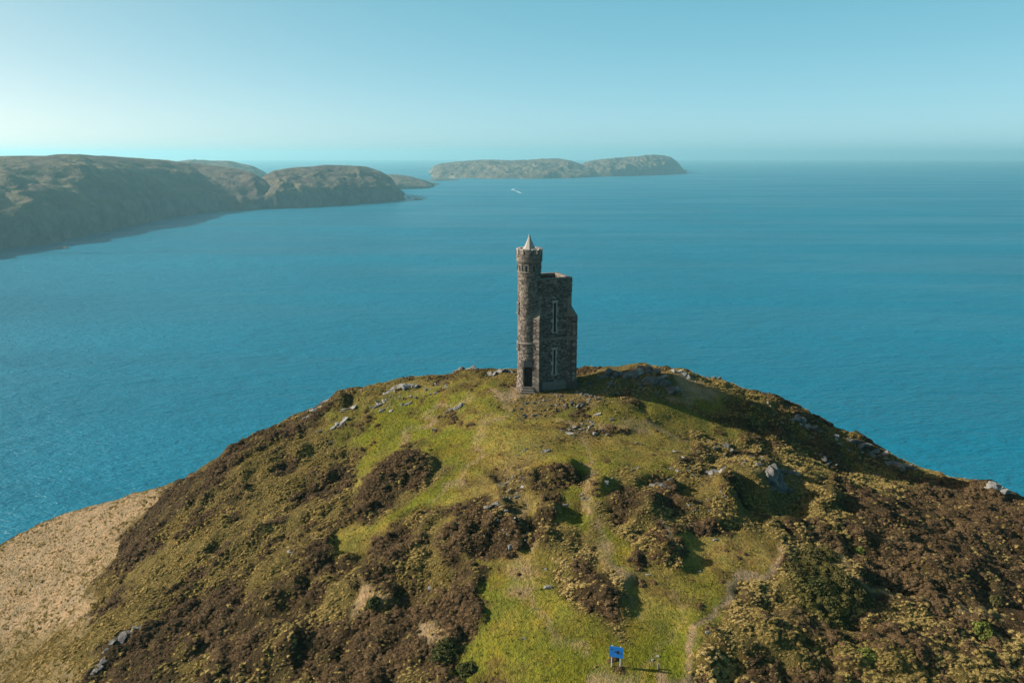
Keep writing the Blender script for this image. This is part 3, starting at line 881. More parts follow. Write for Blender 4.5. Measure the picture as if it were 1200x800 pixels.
# --- rubble facing
mb = MB()
win_holes = [(c - 0.36, c + 0.36, a - 0.16, b + 0.34) for c, a, b, hw in SLITS]
stones(mb, (0, 0), (1, 0), (0, -1), TW_W, 1.0, 5.9, win_holes)
stones(mb, (0, 0), (1, 0), (0, -1), TW_W, 6.32, 11.21, win_holes)
stones(mb, (P0, P0), (1, 0), (0, -1), TW_W - 2 * P0, 11.35, PT, ())
stones(mb, (TW_W, 0), (0, 1), (1, 0), TW_D, 1.0, 11.21)
stones(mb, (TW_W - P0, P0), (0, 1), (1, 0), TW_D - 2 * P0, 11.35, PT)
stones(mb, (0, TW_D), (0, -1), (-1, 0), TW_D, 1.0, 11.21)
stones(mb, (P0, TW_D - P0), (0, -1), (-1, 0), TW_D - 2 * P0, 11.35, PT)
stones(mb, (TW_W, TW_D), (-1, 0), (0, 1), TW_W, 1.0, 11.21)
stones(mb, (TW_W - 0.36, TW_D - 0.36), (0, -1), (-1, 0), TW_D - 0.72, 11.42, PT)
stones(mb, (0.36, TW_D - 0.36), (1, 0), (0, -1), TW_W - 0.72, 11.42, PT)
tag(mb.build("rubble_facing", M["stone"], tower), kind="stuff")

# --- quoins on the keep's upright corners: long and short by turns
mb = MB()
for (cx, cy, sx, sy) in ((0, 0, 1, 1), (TW_W, 0, -1, 1), (TW_W, TW_D, -1, -1), (0, TW_D, 1, -1)):
    z, k = 1.02, 0
    while z < 10.9:
        h = rng.uniform(0.26, 0.34)
        if not (5.55 < z < 6.33):
            la, lb = (0.46, 0.26) if k % 2 else (0.26, 0.46)
            pr = rng.uniform(0.075, 0.09)
            xa, xb = sorted((cx - sx * pr, cx + sx * la)); ya, yb = sorted((cy - sy * pr, cy + sy * lb))
            mb.box(xa, xb, ya, yb, z, z + h - 0.025)
        z += h; k += 1
tag(mb.build("quoins", M["ashlar"], tower), kind="stuff")

# --- windows of the front wall
for c, a, b, hw in SLITS:
    w = MB()
    z, k = a, 0
    while z < b - 0.02:                       # long and short jamb stones
        h = min(rng.uniform(0.34, 0.46), b - z)
        wd = 0.40 if k % 3 == 0 else 0.27
        for s in (-1, 1):
            x0, x1 = sorted((c + s * hw, c + s * (hw + wd - 0.12)))
            w.box(x0, x1, -0.10, 0.12, z + 0.008, z + h - 0.008)
        z += h; k += 1
    win = w.build("window", M["dressed"], tower)
    lt = MB().box(c - 0.37, c + 0.37, -0.115, 0.12, b + 0.002, b + 0.28); lt.build("lintel", M["dressed"], win)
    sl = MB().hexa([(c - 0.33, -0.16, a - 0.14), (c + 0.33, -0.16, a - 0.14), (c + 0.33, 0.12, a - 0.14), (c - 0.33, 0.12, a - 0.14),
                    (c - 0.33, -0.16, a - 0.06), (c + 0.33, -0.16, a - 0.06), (c + 0.33, 0.12, a - 0.004), (c - 0.33, 0.12, a - 0.004)])
    sl.build("sill", M["dressed"], win)
    MB().box(c - hw, c + hw, 0.34, 0.37, a + 0.003, b - 0.003).build("pane", M["void"], win)
    # small label stone over the upper light
MB().box(1.90, 2.06, -0.10, 0.02, 10.68, 10.84).build("boss", M["dressed"], tower)

# --- diagonal buttresses at the corners
def buttress(cx, cy, deg):
    c, s = math.cos(RAD(deg)), math.sin(RAD(deg))
    ax, ay = (c, s), (-s, c)                   # outwards, across
    w, L = 0.36, 0.73
    def P(u, v, z): return (cx + ax[0] * u + ay[0] * v, cy + ax[1] * u + ay[1] * v, z)
    m = MB()
    def blk(L0, L1, w0, w1, z0, z1):
        m.hexa([P(-0.45, -w0, z0), P(L0, -w0, z0), P(L0, w0, z0), P(-0.45, w0, z0), P(-0.45, -w1, z1), P(L1, -w1, z1), P(L1, w1, z1), P(-0.45, w1, z1)])
    blk(L + 0.16, L + 0.16, w + 0.12, w + 0.12, -0.9, 0.55)
    blk(L + 0.16, L, w + 0.12, w, 0.55, 1.05)
    blk(L, L, w, w, 1.05, 5.88)
    blk(L, L, w, w, 6.27, 8.55)
    bt = m.build("buttress", M["mortar"], tower)
    k = MB()
    k.hexa([P(-0.4, -w - 0.07, 5.88), P(L + 0.09, -w - 0.07, 5.88), P(L + 0.09, w + 0.07, 5.88), P(-0.4, w + 0.07, 5.88),
            P(-0.4, -w, 6.27), P(L, -w, 6.27), P(L, w, 6.27), P(-0.4, w, 6.27)])
    k.build("buttress_string", M["ashlar"], bt)
    k = MB()
    k.hexa([P(-0.40, -w - 0.03, 8.55), P(L + 0.05, -w - 0.03, 8.55), P(L + 0.05, w + 0.03, 8.55), P(-0.40, w + 0.03, 8.55),
            P(-0.40, -w + 0.04, 9.75), P(-0.02, -w + 0.04, 9.75), P(-0.02, w - 0.04, 9.75), P(-0.40, w - 0.04, 9.75)])
    k.build("weathering", M["ashlar"], bt)
    f = MB()
    for z0, z1 in ((1.06, 5.88), (6.28, 8.54)):
        z, i = z0, 0
        while z < z1 - 0.04:                   # dressed end, rubble sides
            h = min(rng.uniform(0.15, 0.27), z1 - z)
            for sgn in (-1, 1):
                q, v = (0.20, 0.34) if (i + (sgn > 0)) % 2 else (0.34, 0.20)
                pr = rng.uniform(0.02, 0.04)
                va, vb = sorted((sgn * (w + pr), sgn * (w - v * 0.95)))
                f.hexa([P(L - q, va, z + .01), P(L + pr, va, z + .01), P(L + pr, vb, z + .01), P(L - q, vb, z + .01),
                        P(L - q, va, z + h - .01), P(L + pr, va, z + h - .01), P(L + pr, vb, z + h - .01), P(L - q, vb, z + h - .01)])
            z += h; i += 1
    tag(f.build("quoins", M["stone"], bt), kind="stuff")
    f = MB()
    for z0, z1 in ((1.06, 5.88), (6.28, 8.54)):
        a = P(-0.3, -w, 0); stones(f, (a[0], a[1]), ax, (-ay[0], -ay[1]), L - 0.15, z0, z1, proud=(0.0, 0.025))
        a = P(L, -w, 0); stones(f, (a[0], a[1]), ay, ax, 2 * w, z0, z1, proud=(-0.01, 0.022))
        a = P(L - 0.45, w, 0); stones(f, (a[0], a[1]), (-ax[0], -ax[1]), ay, L - 0.15, z0, z1, proud=(0.0, 0.025))
    tag(f.build("rubble_facing", M["stone"], bt), kind="stuff")
for cx, cy, dg in ((0.02, 0.02, -135), (TW_W - 0.02, 0.02, -45), (TW_W - 0.02, TW_D - 0.02, 45)):
    buttress(cx, cy, dg)

# --- round stair turret: shell with a real doorway
N = 64
DOOR_A = RAD(-90 - 21 - 5)              # the doorway looks towards the path
DH = 0.47                               # half width
DZ0, DZ1 = 0.70, 3.0
dang = DH / 1.35
prof = [(1.48, -0.9), (1.44, 0.0), (1.37, 0.7), (1.30, 1.5), (1.27, 2.3), (1.27, 3.0), (1.265, 5.7), (1.255, 10.0), (1.25, 13.9), (1.25, 14.75), (1.42, 15.05), (1.42, 15.75)]
mb = MB()
angs = [DOOR_A - dang + (2 * dang) * k / 6 for k in range(7)] + [DOOR_A + dang + (2 * math.pi - 2 * dang) * k / N for k in range(1, N)]
n = len(angs)
vs = [(TCX + r * math.cos(t), TCY + r * math.sin(t), z) for r, z in prof for t in angs]
fs = []
for j in range(len(prof) - 1):
    for k in range(n):
        if k < 6 and DZ0 <= prof[j][1] and prof[j + 1][1] <= DZ1 + 1e-6: continue
        fs.append((j * n + k, j * n + (k + 1) % n, (j + 1) * n + (k + 1) % n, (j + 1) * n + k))
mb.add(vs, fs)
dc, ds = math.cos(DOOR_A), math.sin(DOOR_A)
def D(u, v, z): return (TCX + dc * u - ds * v, TCY + ds * u + dc * v, z)      # u outward, v across
for s in (-1, 1):
    v0, v1 = sorted((s * (DH - 0.04), s * (DH + 0.10)))
    mb.hexa([D(0.75, v0, DZ0), D(1.26, v0, DZ0), D(1.26, v1, DZ0), D(0.75, v1, DZ0), D(0.75, v0, DZ1), D(1.22, v0, DZ1), D(1.22, v1, DZ1), D(0.75, v1, DZ1)])
mb.hexa([D(0.75, -DH, DZ1 - 0.02), D(1.24, -DH, DZ1 - 0.02), D(1.24, DH, DZ1 - 0.02), D(0.75, DH, DZ1 - 0.02), D(0.75, -DH, DZ1 + 0.1), D(1.24, -DH, DZ1 + 0.1), D(1.24, DH, DZ1 + 0.1), D(0.75, DH, DZ1 + 0.1)])
mb.hexa([D(0.75, -DH, DZ0 - 0.1), D(1.40, -DH, DZ0 - 0.1), D(1.40, DH, DZ0 - 0.1), D(0.75, DH, DZ0 - 0.1), D(0.75, -DH, DZ0 + 0.01), D(1.40, -DH, DZ0 + 0.01), D(1.40, DH, DZ0 + 0.01), D(0.75, DH, DZ0 + 0.01)])
turret = mb.build("turret_wall", M["mortar"], tower)
# door of upright boards, set back in the opening
dr = MB()
for k in range(5):
    a = -DH + k * (2 * DH / 5)
    dr.hexa([D(0.86, a + .006, DZ0 + .012), D(0.915 + 0.008 * (k % 2), a + .006, DZ0 + .012), D(0.915 + 0.008 * (k % 2), a + .154, DZ0 + .012), D(0.86, a + .154, DZ0 + .012),
             D(0.86, a + .006, DZ1 - .03), D(0.915 + 0.008 * (k % 2), a + .006, DZ1 - .03), D(0.915 + 0.008 * (k % 2), a + .154, DZ1 - .03), D(0.86, a + .154, DZ1 - .03)])
door = dr.build("door", M["door"], tower)
hb = MB().hexa([D(0.926, 0.24, 1.72), D(0.97, 0.24, 1.72), D(0.97, 0.30, 1.72), D(0.926, 0.30, 1.72), D(0.926, 0.24, 1.80), D(0.97, 0.24, 1.80), D(0.97, 0.30, 1.80), D(0.926, 0.30, 1.80)])
hb.build("handle", M["slate"], door)
# dark inscribed slab over the door
sl = MB().hexa([D(1.05, -0.48, 3.05), D(1.345, -0.48, 3.05), D(1.345, 0.48, 3.05), D(1.05, 0.48, 3.05), D(1.05, -0.48, 3.72), D(1.33, -0.48, 3.72), D(1.33, 0.48, 3.72), D(1.05, 0.48, 3.72)])
sl.build("plaque", M["slate"], tower)
# steps
for k, (u1, hwid) in enumerate(((1.95, 0.85), (1.74, 0.72), (1.53, 0.60))):
    z0, z1 = (-0.5, 0.22) if k == 0 else (0.22 + 0.23 * (k - 1) + 0.002, 0.22 + 0.23 * k)
    MB().hexa([D(1.0, -hwid, z0), D(u1, -hwid, z0), D(u1, hwid, z0), D(1.0, hwid, z0), D(1.0, -hwid, z1), D(u1, -hwid, z1), D(u1, hwid, z1), D(1.0, hwid, z1)]).build("step", M["ashlar"], tower)

# curved rubble
mb = MB()
TSL = [(RAD(178), 5.0, 5.75, .09), (RAD(178), 9.2, 10.2, .09)]     # little slits on the lit side
def rad_at(z): return float(np.interp(z, [q[1] for q in prof], [q[0] for q in prof]))
z = -0.2
while z < 15.7:
    h = min(rng.uniform(0.11, 0.20), 15.72 - z)
    if 5.62 < z + h * 0.5 < 5.86 or 14.72 < z + h * .5 < 15.05 or 13.72 < z + h * .5 < 13.88: z += h; continue
    t = rng.uniform(0, 0.3)
    end = t + 2 * math.pi
    while t < end:
        lw = rng.uniform(0.15, 0.36) / 1.3
        t2 = min(t + lw, end)
        mid = (t + t2) / 2
        dd = (mid - DOOR_A + math.pi) % (2 * math.pi) - math.pi
        skip = abs(dd) < (0.62 if z + h > 3.0 and z < 3.75 else 0.44 if z < 3.0 else 0) and z + h > 0.3 and z < 3.75
        for ta, za, zb, hw in TSL:
            d2 = (mid - ta + math.pi) % (2 * math.pi) - math.pi
            if abs(d2) < 0.24 and z + h > za - 0.14 and z < zb + 0.18: skip = True
        if 13.9 < z + h and z < 14.72:
            kk = (mid / (2 * math.pi) * 10) % 1.0
            if 0.30 < kk < 0.70: skip = True
        if not skip and t2 - t > 0.03:
            r0, r1 = rad_at(z), rad_at(z + h)
            pr = rng.uniform(0.01, 0.06)
            g = 0.010
            q = []
            for dr_ in (-0.05, pr):
                for (tt, rr, zz) in ((t + g, r0, z + g), (t2 - g, r0, z + g), (t2 - g, r1, z + h - g), (t + g, r1, z + h - g)):
                    rr = rr + dr_
                    q.append((TCX + rr * math.cos(tt), TCY + rr * math.sin(tt), zz + (rng.uniform(-.012, .012) if dr_ > 0 else 0)))
            mb.add(q, [(4, 5, 6, 7), (0, 1, 5, 4), (1, 2, 6, 5), (2, 3, 7, 6), (3, 0, 4, 7)])
        t = t2
    z += h
tag(mb.build("rubble_facing", M["stone"], tower), kind="stuff")
# rings
def ring(name, prof_, mat="ashlar"):
    m = MB(); m.lathe(TCX, TCY, prof_, 48, caps=False); return m.build(name, M[mat], tower, smooth=False)
ring("string_course", [(1.2, 5.60), (1.39, 5.63), (1.39, 5.74), (1.2, 5.92)])
ring("string_course", [(1.15, 13.68), (1.35, 13.72), (1.35, 13.80), (1.15, 13.92)])
ring("corbel_ring", [(1.2, 14.70), (1.33, 14.74), (1.48, 15.0), (1.48, 15.08), (1.3, 15.12)])
# little lights under the parapet
for k in range(10):
    t = 2 * math.pi * (k + 0.5) / 10
    c, s = math.cos(t), math.sin(t)
    def Q(u, v, z): return (TCX + c * u - s * v, TCY + s * u + c * v, z)
    m = MB()
    def qb(u0, u1, v0, v1, z0, z1): m.hexa([Q(u0, v0, z0), Q(u1, v0, z0), Q(u1, v1, z0), Q(u0, v1, z0), Q(u0, v0, z1), Q(u1, v0, z1), Q(u1, v1, z1), Q(u0, v1, z1)])
    qb(1.12, 1.345, -0.26, -0.13, 13.94, 14.66); qb(1.12, 1.345, 0.13, 0.26, 13.94, 14.66); qb(1.12, 1.345, -0.129, 0.129, 14.52, 14.66)
    wi = m.build("window", M["ashlar"], tower)
    m = MB(); qb(1.12, 1.268, -0.13, 0.13, 13.94, 14.52); m.build("pane", M["void"], wi)
for ta, za, zb, hw in TSL:
    c, s = math.cos(ta), math.sin(ta)
    def Q(u, v, z): return (TCX + c * u - s * v, TCY + s * u + c * v, z)
    m = MB()
    def qb(u0, u1, v0, v1, z0, z1): m.hexa([Q(u0, v0, z0), Q(u1, v0, z0), Q(u1, v1, z0), Q(u0, v1, z0), Q(u0, v0, z1), Q(u1, v0, z1), Q(u1, v1, z1), Q(u0, v1, z1)])
    qb(1.1, 1.36, -0.26, -hw, za, zb); qb(1.1, 1.36, hw, 0.26, za, zb); qb(1.1, 1.37, -0.28, 0.28, zb + .002, zb + 0.16)
    wi = m.build("window", M["ashlar"], tower)
    m = MB(); qb(1.1, 1.46, -0.30, 0.30, za - 0.13, za - 0.002); m.build("sill", M["ashlar"], wi)
    m = MB(); qb(1.1, 1.275, -hw, hw, za, zb); m.build("pane", M["void"], wi)
# crenels and spire
for k in range(12):
    t = 2 * math.pi * k / 12
    m = MB()
    ts = [t - 0.185 + 0.37 * i / 4 for i in range(5)]
    for t0, t1 in zip(ts[:-1], ts[1:]):
        m.hexa([(TCX + r * math.cos(tt), TCY + r * math.sin(tt), zz) for zz in (15.75, 16.22) for r, tt in ((1.16, t0), (1.46, t0), (1.46, t1), (1.16, t1))])
    mer = m.build("merlon", M["stone"], tower)
    m = MB()
    for t0, t1 in zip(ts[:-1], ts[1:]):
        m.hexa([(TCX + r * math.cos(tt), TCY + r * math.sin(tt), zz) for zz in (16.222, 16.34) for r, tt in ((1.12, t0), (1.50, t0), (1.50, t1), (1.12, t1))])
    m.build("cap", M["dressed"], mer)
m = MB(); m.lathe(TCX, TCY, [(1.43, 15.62), (1.47, 15.75), (1.17, 15.78), (0.2, 15.80)], 48, caps=False); m.build("wall_walk", M["mortar"], tower)
sp = MB().lathe(TCX, TCY, [(0.72, 15.75), (0.70, 16.15), (0.76, 16.2), (0.70, 16.26), (0.52, 16.6), (0.30, 17.1), (0.14, 17.5), (0.10, 17.62)], 8, a0=RAD(22)).build("spire", M["dressed"], tower)
MB().lathe(TCX, TCY, [(0.09, 17.62), (0.14, 17.68), (0.14, 17.75), (0.07, 17.82)], 8).build("finial", M["dressed"], sp)

# ------------------------------------------------------------------ information board
sg = on_ground(721.5, 783)
SIGN_RZ = RAD(-16)
board = empty("information_board", (sg[0], sg[1], sg[2] - 0.03), SIGN_RZ)
tag(board, "small blue information board on two grey posts in the grass", "sign")
PXM = 1.0 / 18.6
for s in (-0.27, 0.27):
    MB().prism([(s + 0.035 * math.cos(t), 0.045 + 0.035 * math.sin(t)) for t in [2 * math.pi * k / 10 for k in range(10)]], -0.3, 1.56).build("post", M["grey"], board)
pan = MB().box(-0.43, 0.43, -0.018, 0.008, 0.78, 1.52).build("panel", M["blue"], board)
def emblem(poly):
    m = MB(); n = len(poly)
    m.add([(x, -0.0185, z) for x, z in poly] + [(x, -0.023, z) for x, z in poly],
          [tuple(range(n, 2 * n))] + [(i, (i + 1) % n, n + (i + 1) % n, n + i) for i in range(n)])
    return m.build("emblem", M["black"], pan)
emblem([(-0.35, 1.30), (-0.30, 1.335), (-0.24, 1.345), (-0.19, 1.32), (-0.17, 1.295), (-0.25, 1.27), (-0.32, 1.275)])
emblem([(-0.20, 1.17), (-0.05, 1.20), (0.03, 1.21), (0.05, 1.27), (0.19, 1.27), (0.19, 1.05), (0.05, 1.05), (0.02, 1.12), (-0.10, 1.14)])
emblem([(0.25, 1.06), (0.30, 1.22), (0.35, 1.06)])

# ------------------------------------------------------------------ rocks
def rock_mesh(name, seed, sx, sy, sz, n=16, slab=False):
    r = random.Random(seed)
    bm = bmesh.new()
    for k in range(n):
        while True:
            p = Vector((r.uniform(-1, 1), r.uniform(-1, 1), r.uniform(-1, 1)))
            if 0.55 < p.length < 1.12: break
        m = max(abs(p.x), abs(p.y), abs(p.z))
        p = p.lerp(p / m * 0.85, 0.45 if not slab else 0.75)
        bm.verts.new((p.x * sx, p.y * sy, p.z * sz))
    g = bmesh.ops.convex_hull(bm, input=bm.verts)
    for v in [v for v in bm.verts if not v.link_faces]: bm.verts.remove(v)
    bmesh.ops.recalc_face_normals(bm, faces=bm.faces)
    bmesh.ops.bevel(bm, geom=bm.edges[:], offset=0.035 * min(1, sz * 2), segments=1, affect='EDGES')
    me = bpy.data.meshes.new(name)
    bm.to_mesh(me); bm.free()
    me.materials.append(M["rock"])
    return me
BOULDER = [rock_mesh("boulder", 100 + k, 0.55, 0.45, 0.36) for k in range(8)]
SLAB = [rock_mesh("slab", 200 + k, 0.75, 0.34, 0.20, 15, True) for k in range(8)]
STONE = [rock_mesh("loose_stone", 300 + k, 0.5, 0.42, 0.3, 11) for k in range(8)]
rr = random.Random(21)

def px_m(px, py):
    p = on_ground(px, py)
    return p, F_PX / project(p[0], p[1], p[2])[2]

def put_rock(px, py, size_px, label, kind="boulder", turn=0.0, tall=1.0, group=None):
    p, s = px_m(px, py)
    L = size_px / s
    o = bpy.data.objects.new(kind, rr.choice(BOULDER if kind == "boulder" else SLAB))
    COL.objects.link(o)
    o.location = (p[0], p[1], p[2] + 0.03 * L * tall)
    k = L / (1.1 if kind == "boulder" else 1.5)
    o.scale = (k, k * rr.uniform(0.8, 1.1), k * tall * rr.uniform(0.9, 1.15))
    o.rotation_euler = (rr.uniform(-.2, .2), rr.uniform(-.25, .1), RAD(turn + rr.uniform(-8, 8)))
    if "pale" in label.split(" ")[:2] or label.split(" ")[0] in ("white", "whitish") or "small white" in label:
        o.material_slots[0].link = 'OBJECT'; o.material_slots[0].material = M["pale"]
    tag(o, label, "rock", group)
    return o

def put_outcrop(px, py, w_px, label, n=5, turn=0.0, tall=1.0, spread=0.4):
    """a crag: slabs standing on edge, side by side"""
    p, s = px_m(px, py)
    L = w_px / s
    e = empty("rock_outcrop", (p[0], p[1], p[2]), RAD(turn))
    tag(e, label, "rock outcrop")
    for k in range(n):
        o = bpy.data.objects.new("slab", rr.choice(SLAB[:4] + BOULDER))
        COL.objects.link(o)
        o.parent = e
        if "pale" in label.split(" ")[:3]:
            o.material_slots[0].link = 'OBJECT'; o.material_slots[0].material = M["pale"]
        u = (k + 0.5) / n - 0.5
        x, y = u * L * 0.85, rr.uniform(-spread, spread) * L * 0.35
        c, sn = math.cos(RAD(turn)), math.sin(RAD(turn))
        gz = ground_z(p[0] + x * c - y * sn, p[1] + x * sn + y * c) - p[2]
        kk = L * rr.uniform(0.34, 0.52) * (1.25 if abs(u) < 0.25 else 0.9) * 0.8
        o.location = (x, y, gz - 0.02 * kk * tall)
        o.scale = (kk * 1.05, kk * 1.0, kk * tall * rr.uniform(0.8, 1.3))
        o.rotation_euler = (RAD(rr.uniform(-25, 25)), RAD(-rr.uniform(0, 35)), RAD(rr.uniform(-50, 50)))
    return e

OUT = [
 (775,449,46,"big dark rounded outcrop between the tower and the bare earth patch",6,-10,1.5),
 (752,436,40,"jagged outcrop breaking the skyline right of the tower",6,-6,1.3),
 (718,440,34,"shaded broken outcrop between the tower and the jagged skyline outcrop",5,-5,1.0),
 (797,437,26,"pale low outcrop on the skyline right of the jagged one",4,0,0.9),
 (836,441,22,"grey block outcrop on the skyline behind the bare earth patch",3,-10,1.0),
 (910,568,46,"tall dark crag with a shaded hollow in the right hand heather",9,35,1.9),
 (926,555,26,"upper ledge of slabs above the tall dark crag",4,-35,1.0),
 (968,541,26,"slabs at the lower edge of the tower's long shadow",4,-20,0.9),
 (1010,522,40,"stepped ledge below the right skyline beside the long shadow",6,-26,0.9),
 (1050,543,40,"dark stepped ledge farther down the right skyline",6,-26,1.0),
 (1168,572,30,"pale outcrop on the far right end of the skyline",5,-15,1.0),
 (945,500,34,"shaded rock step under the right skyline, nearest the bare earth patch",5,-28,1.0),
 (460,456,30,"long pale ledge near the left skyline",4,32,0.6),
 (478,453,28,"wide pale ledge right of the long one near the left skyline",4,28,0.6),
 (397,496,30,"pale slanting ledge in the left hand grass",4,48,0.5),
 (441,475,18,"grey outcrop in the grass under the left skyline ledges",3,25,0.8),
 (505,462,18,"grey ledge at the top of the left lawn",3,28,0.7),
 (476,473,16,"dark grey outcrop at the upper left edge of the lawn",3,30,0.9),
 (535,477,24,"slanting ledge across the bright lawn left of the tower",4,22,0.6),
 (386,464,26,"rock bench jutting from the left skyline",4,25,0.9),
 (365,486,26,"pale ledge lower down the left skyline",4,28,0.5),
 (410,478,24,"pale broken ledge between the left skyline bench and the slanting ledge",4,30,0.5),
 (545,434,30,"low rocks on the skyline left of the tower",5,12,0.7),
 (585,436,34,"knobbly outcrop on the skyline just left of the turret",6,5,0.5),
 (577,594,24,"dark topped outcrop beside the heather knoll left of centre",4,10,0.9),
 (838,554,28,"grey outcrop crowning the knoll right of the lawn",5,-35,1.1),
 (774,569,26,"grey outcrop on the small dark knoll below the lawn",4,-25,1.1),
 (146,748,40,"rock rib in the heather at the lower left",6,38,0.45),
 (118,778,30,"lower end of the rock rib by the dry field",4,50,0.4),
 (685,585,18,"flat blue grey slab rock in the middle of the lawn",2,-5,0.6),
 (748,519,16,"pair of bluish rocks alone on the upper lawn",2,-10,0.9),
 (640,529,18,"dark rock at the end of the stony strip below the tower",3,20,0.9),
]
for px, py, w, lab, n, turn, tall in OUT:
    put_outcrop(px, py, w, lab, n, turn, tall)

ROCKS = [
 (599,642,12,"pale pointed boulder beside the dark heather left of centre","boulder",40,0.9),
 (710,567,10,"pale boulder on the small knoll in mid lawn","boulder",30,1.3),
 (717,561,6,"small bluish boulder behind the pale one on the knoll","boulder",0,1.1),
 (697,509,8,"whitish boulder right of the stony hollow","boulder",60,1.2),
 (711,510,6,"dark round boulder right of the whitish one","boulder",0,1.1),
 (706,504,7,"dark boulder at the top of the stony hollow","boulder",10,1.1),
 (717,492,7,"grey boulder on the lawn's upper lip","boulder",0,0.8),
 (700,486,13,"flat pale slab on the lawn's upper lip","slab",8,0.8),
 (787,549,11,"flat pale slab left of the grey crowned knoll","slab",15,1.0),
 (793,552,6,"small round boulder touching the flat pale slab","boulder",0,1.0),
 (785,562,9,"dark flat slab below the flat pale slab","slab",20,1.0),
 (748,549,6,"left small boulder of the pair on the lawn's right side","boulder",0,1.0),
 (741,551,5,"dark small boulder left of the pair on the lawn's right side","boulder",0,1.0),
 (791,529,9,"pale slab at the right edge of the upper lawn","slab",-10,1.0),
 (800,536,6,"small pale rock below the pale slab on the upper lawn","boulder",0,0.9),
 (851,524,12,"blue grey boulder among tussocks under the long shadow","boulder",-10,1.0),
 (889,545,10,"pale boulder at the top of the tall dark crag","boulder",0,0.9),
 (846,552,8,"pale boulder right of the grey crowned knoll","boulder",0,1.2),
 (642,688,13,"pale boulder on worn ground left of the big heather knoll","boulder",-20,0.9),
 (640,668,6,"small pale rock above the boulder on worn ground","boulder",0,0.9),
 (613,749,6,"small grey rock on the lower left lawn","boulder",0,0.9),
 (810,617,6,"small white rock in the green hollow","boulder",0,0.9),
 (838,633,7,"pale rock farther right in the green hollow","boulder",-20,0.9),
 (819,670,6,"white rock on the lower right lawn","boulder",0,0.8),
 (760,674,10,"flat brownish slab at the foot of the right heather knoll","slab",-10,0.7),
 (340,647,12,"pale flat slab at the end of the left grass trail","slab",-15,0.6),
 (358,634,9,"dark slab beside the left grass trail","slab",20,0.9),
 (505,690,9,"pale boulder in the dark heather above the gorse","boulder",0,0.9),
 (524,483,9,"grey slab in the bright lawn, below the slanting ledge","slab",25,0.7),
 (521,488,6,"small rock under the grey slab in the bright lawn","boulder",0,0.9),
 (508,503,7,"pale rock at the lower edge of the bright lawn","boulder",0,0.9),
 (388,518,9,"pale slab low in the left tussock grass","slab",10,0.7),
 (376,505,9,"grey slab left of the pale slanting ledge","slab",50,0.7),
 (447,482,7,"small grey rock under the outcrop in the left grass","boulder",0,0.9),
 (487,467,7,"round grey rock on the upper left lawn","boulder",0,1.0),
 (458,482,6,"small pale rock in the upper left grass","boulder",0,0.8),
 (771,770,5,"white stone on the grass near the blue board","boulder",0,0.9),
 (765,774,5,"pale grey stone left of the white stone near the blue board","boulder",0,0.9),
 (682,580,5,"small stone above the flat blue grey slab","boulder",0,0.9),
 (663,592,10,"brownish slab beside the dark hollow knolls in mid hill","slab",25,0.9),
 (650,597,9,"grey slab left of the brownish slab in mid hill","slab",40,1.0),
 (605,583,9,"dark rock in the stony patch left of the round knoll","boulder",30,1.0),
 (612,571,7,"pale rock at the top of the stony patch left of the round knoll","boulder",0,1.0),
 (590,599,14,"pale slab beside the dark topped outcrop left of centre","slab",-20,0.8),
 (1027,556,9,"bluish slab in the heather under the right ledges","slab",-20,1.0),
 (830,790,9,"pale stone patch in the right hand tussocks by the path","slab",10,0.5),
 (829,742,7,"pale stone at the edge of the right hand tussocks","boulder",0,0.8),
]
for px, py, w, lab, kind, turn, tall in ROCKS:
    put_rock(px, py, w, lab, kind, turn, tall)
# short wooden stub beside the stones near the board
st = on_ground(771, 784)
MB().prism([(st[0] + 0.07 * math.cos(t), st[1] + 0.07 * math.sin(t)) for t in [2 * math.pi * k / 8 for k in range(8)]], st[2] - 0.2, st[2] + 0.36,
           [(st[0] + 0.055 * math.cos(t), st[1] + 0.055 * math.sin(t)) for t in [2 * math.pi * k / 8 for k in range(8)]]).build("wooden_stub", M["ashlar"])
tag(bpy.data.objects["wooden_stub"], "short pale stub standing by the stones near the blue board", "post")

def stone_group(poly, n, size, label, group, seed):
    """loose stones over a patch; nothing tells one from the next, so they share a label"""
    r = random.Random(seed)
    xs = [p[0] for p in poly]; ys = [p[1] for p in poly]
    done = 0; tries = 0
    while done < n and tries < n * 30:
        tries += 1
        x, y = r.uniform(min(xs), max(xs)), r.uniform(min(ys), max(ys))
        ins = False
        for i in range(len(poly)):
            (ax, ay), (bx, by) = poly[i], poly[(i + 1) % len(poly)]
            if (ay > y) != (by > y) and x < ax + (y - ay) * (bx - ax) / (by - ay): ins = not ins
        if not ins: continue
        p, s = px_m(x, y)
        L = r.uniform(*size) * (1.5 if r.random() < 0.12 else 1.0) / s
        o = bpy.data.objects.new("loose_stone", r.choice(STONE + SLAB[:3]))
        COL.objects.link(o)
        o.location = (p[0], p[1], p[2] + 0.04 * L)
        o.scale = (L, L * r.uniform(.7, 1.1), L * r.uniform(.7, 1.3))
        o.rotation_euler = (r.uniform(-.3, .3), r.uniform(-.3, .3), r.uniform(0, 6.28))
        if "pale" in label:
            o.material_slots[0].link = 'OBJECT'; o.material_slots[0].material = M["pale"]
        tag(o, label, "stone", group)
        done += 1
stone_group([(600,468),(640,460),(690,458),(700,475),(660,482),(640,485),(605,492),(600,480)], 54, (3, 7), "small grey stone strewn on the rough slope below the tower's front", "stones strewn below the tower's front", 1)
stone_group([(682,446),(760,438),(790,455),(760,470),(700,468),(682,460)], 48, (3, 7), "small bluish stone in the tower's shadow right of its foot", "stones in the tower's shadow", 2)
stone_group([(656,506),(670,498),(692,490),(696,500),(688,514),(664,512)], 26, (3, 6), "small pale stone in the stony hollow of the upper lawn", "stones in the hollow of the lawn", 3)
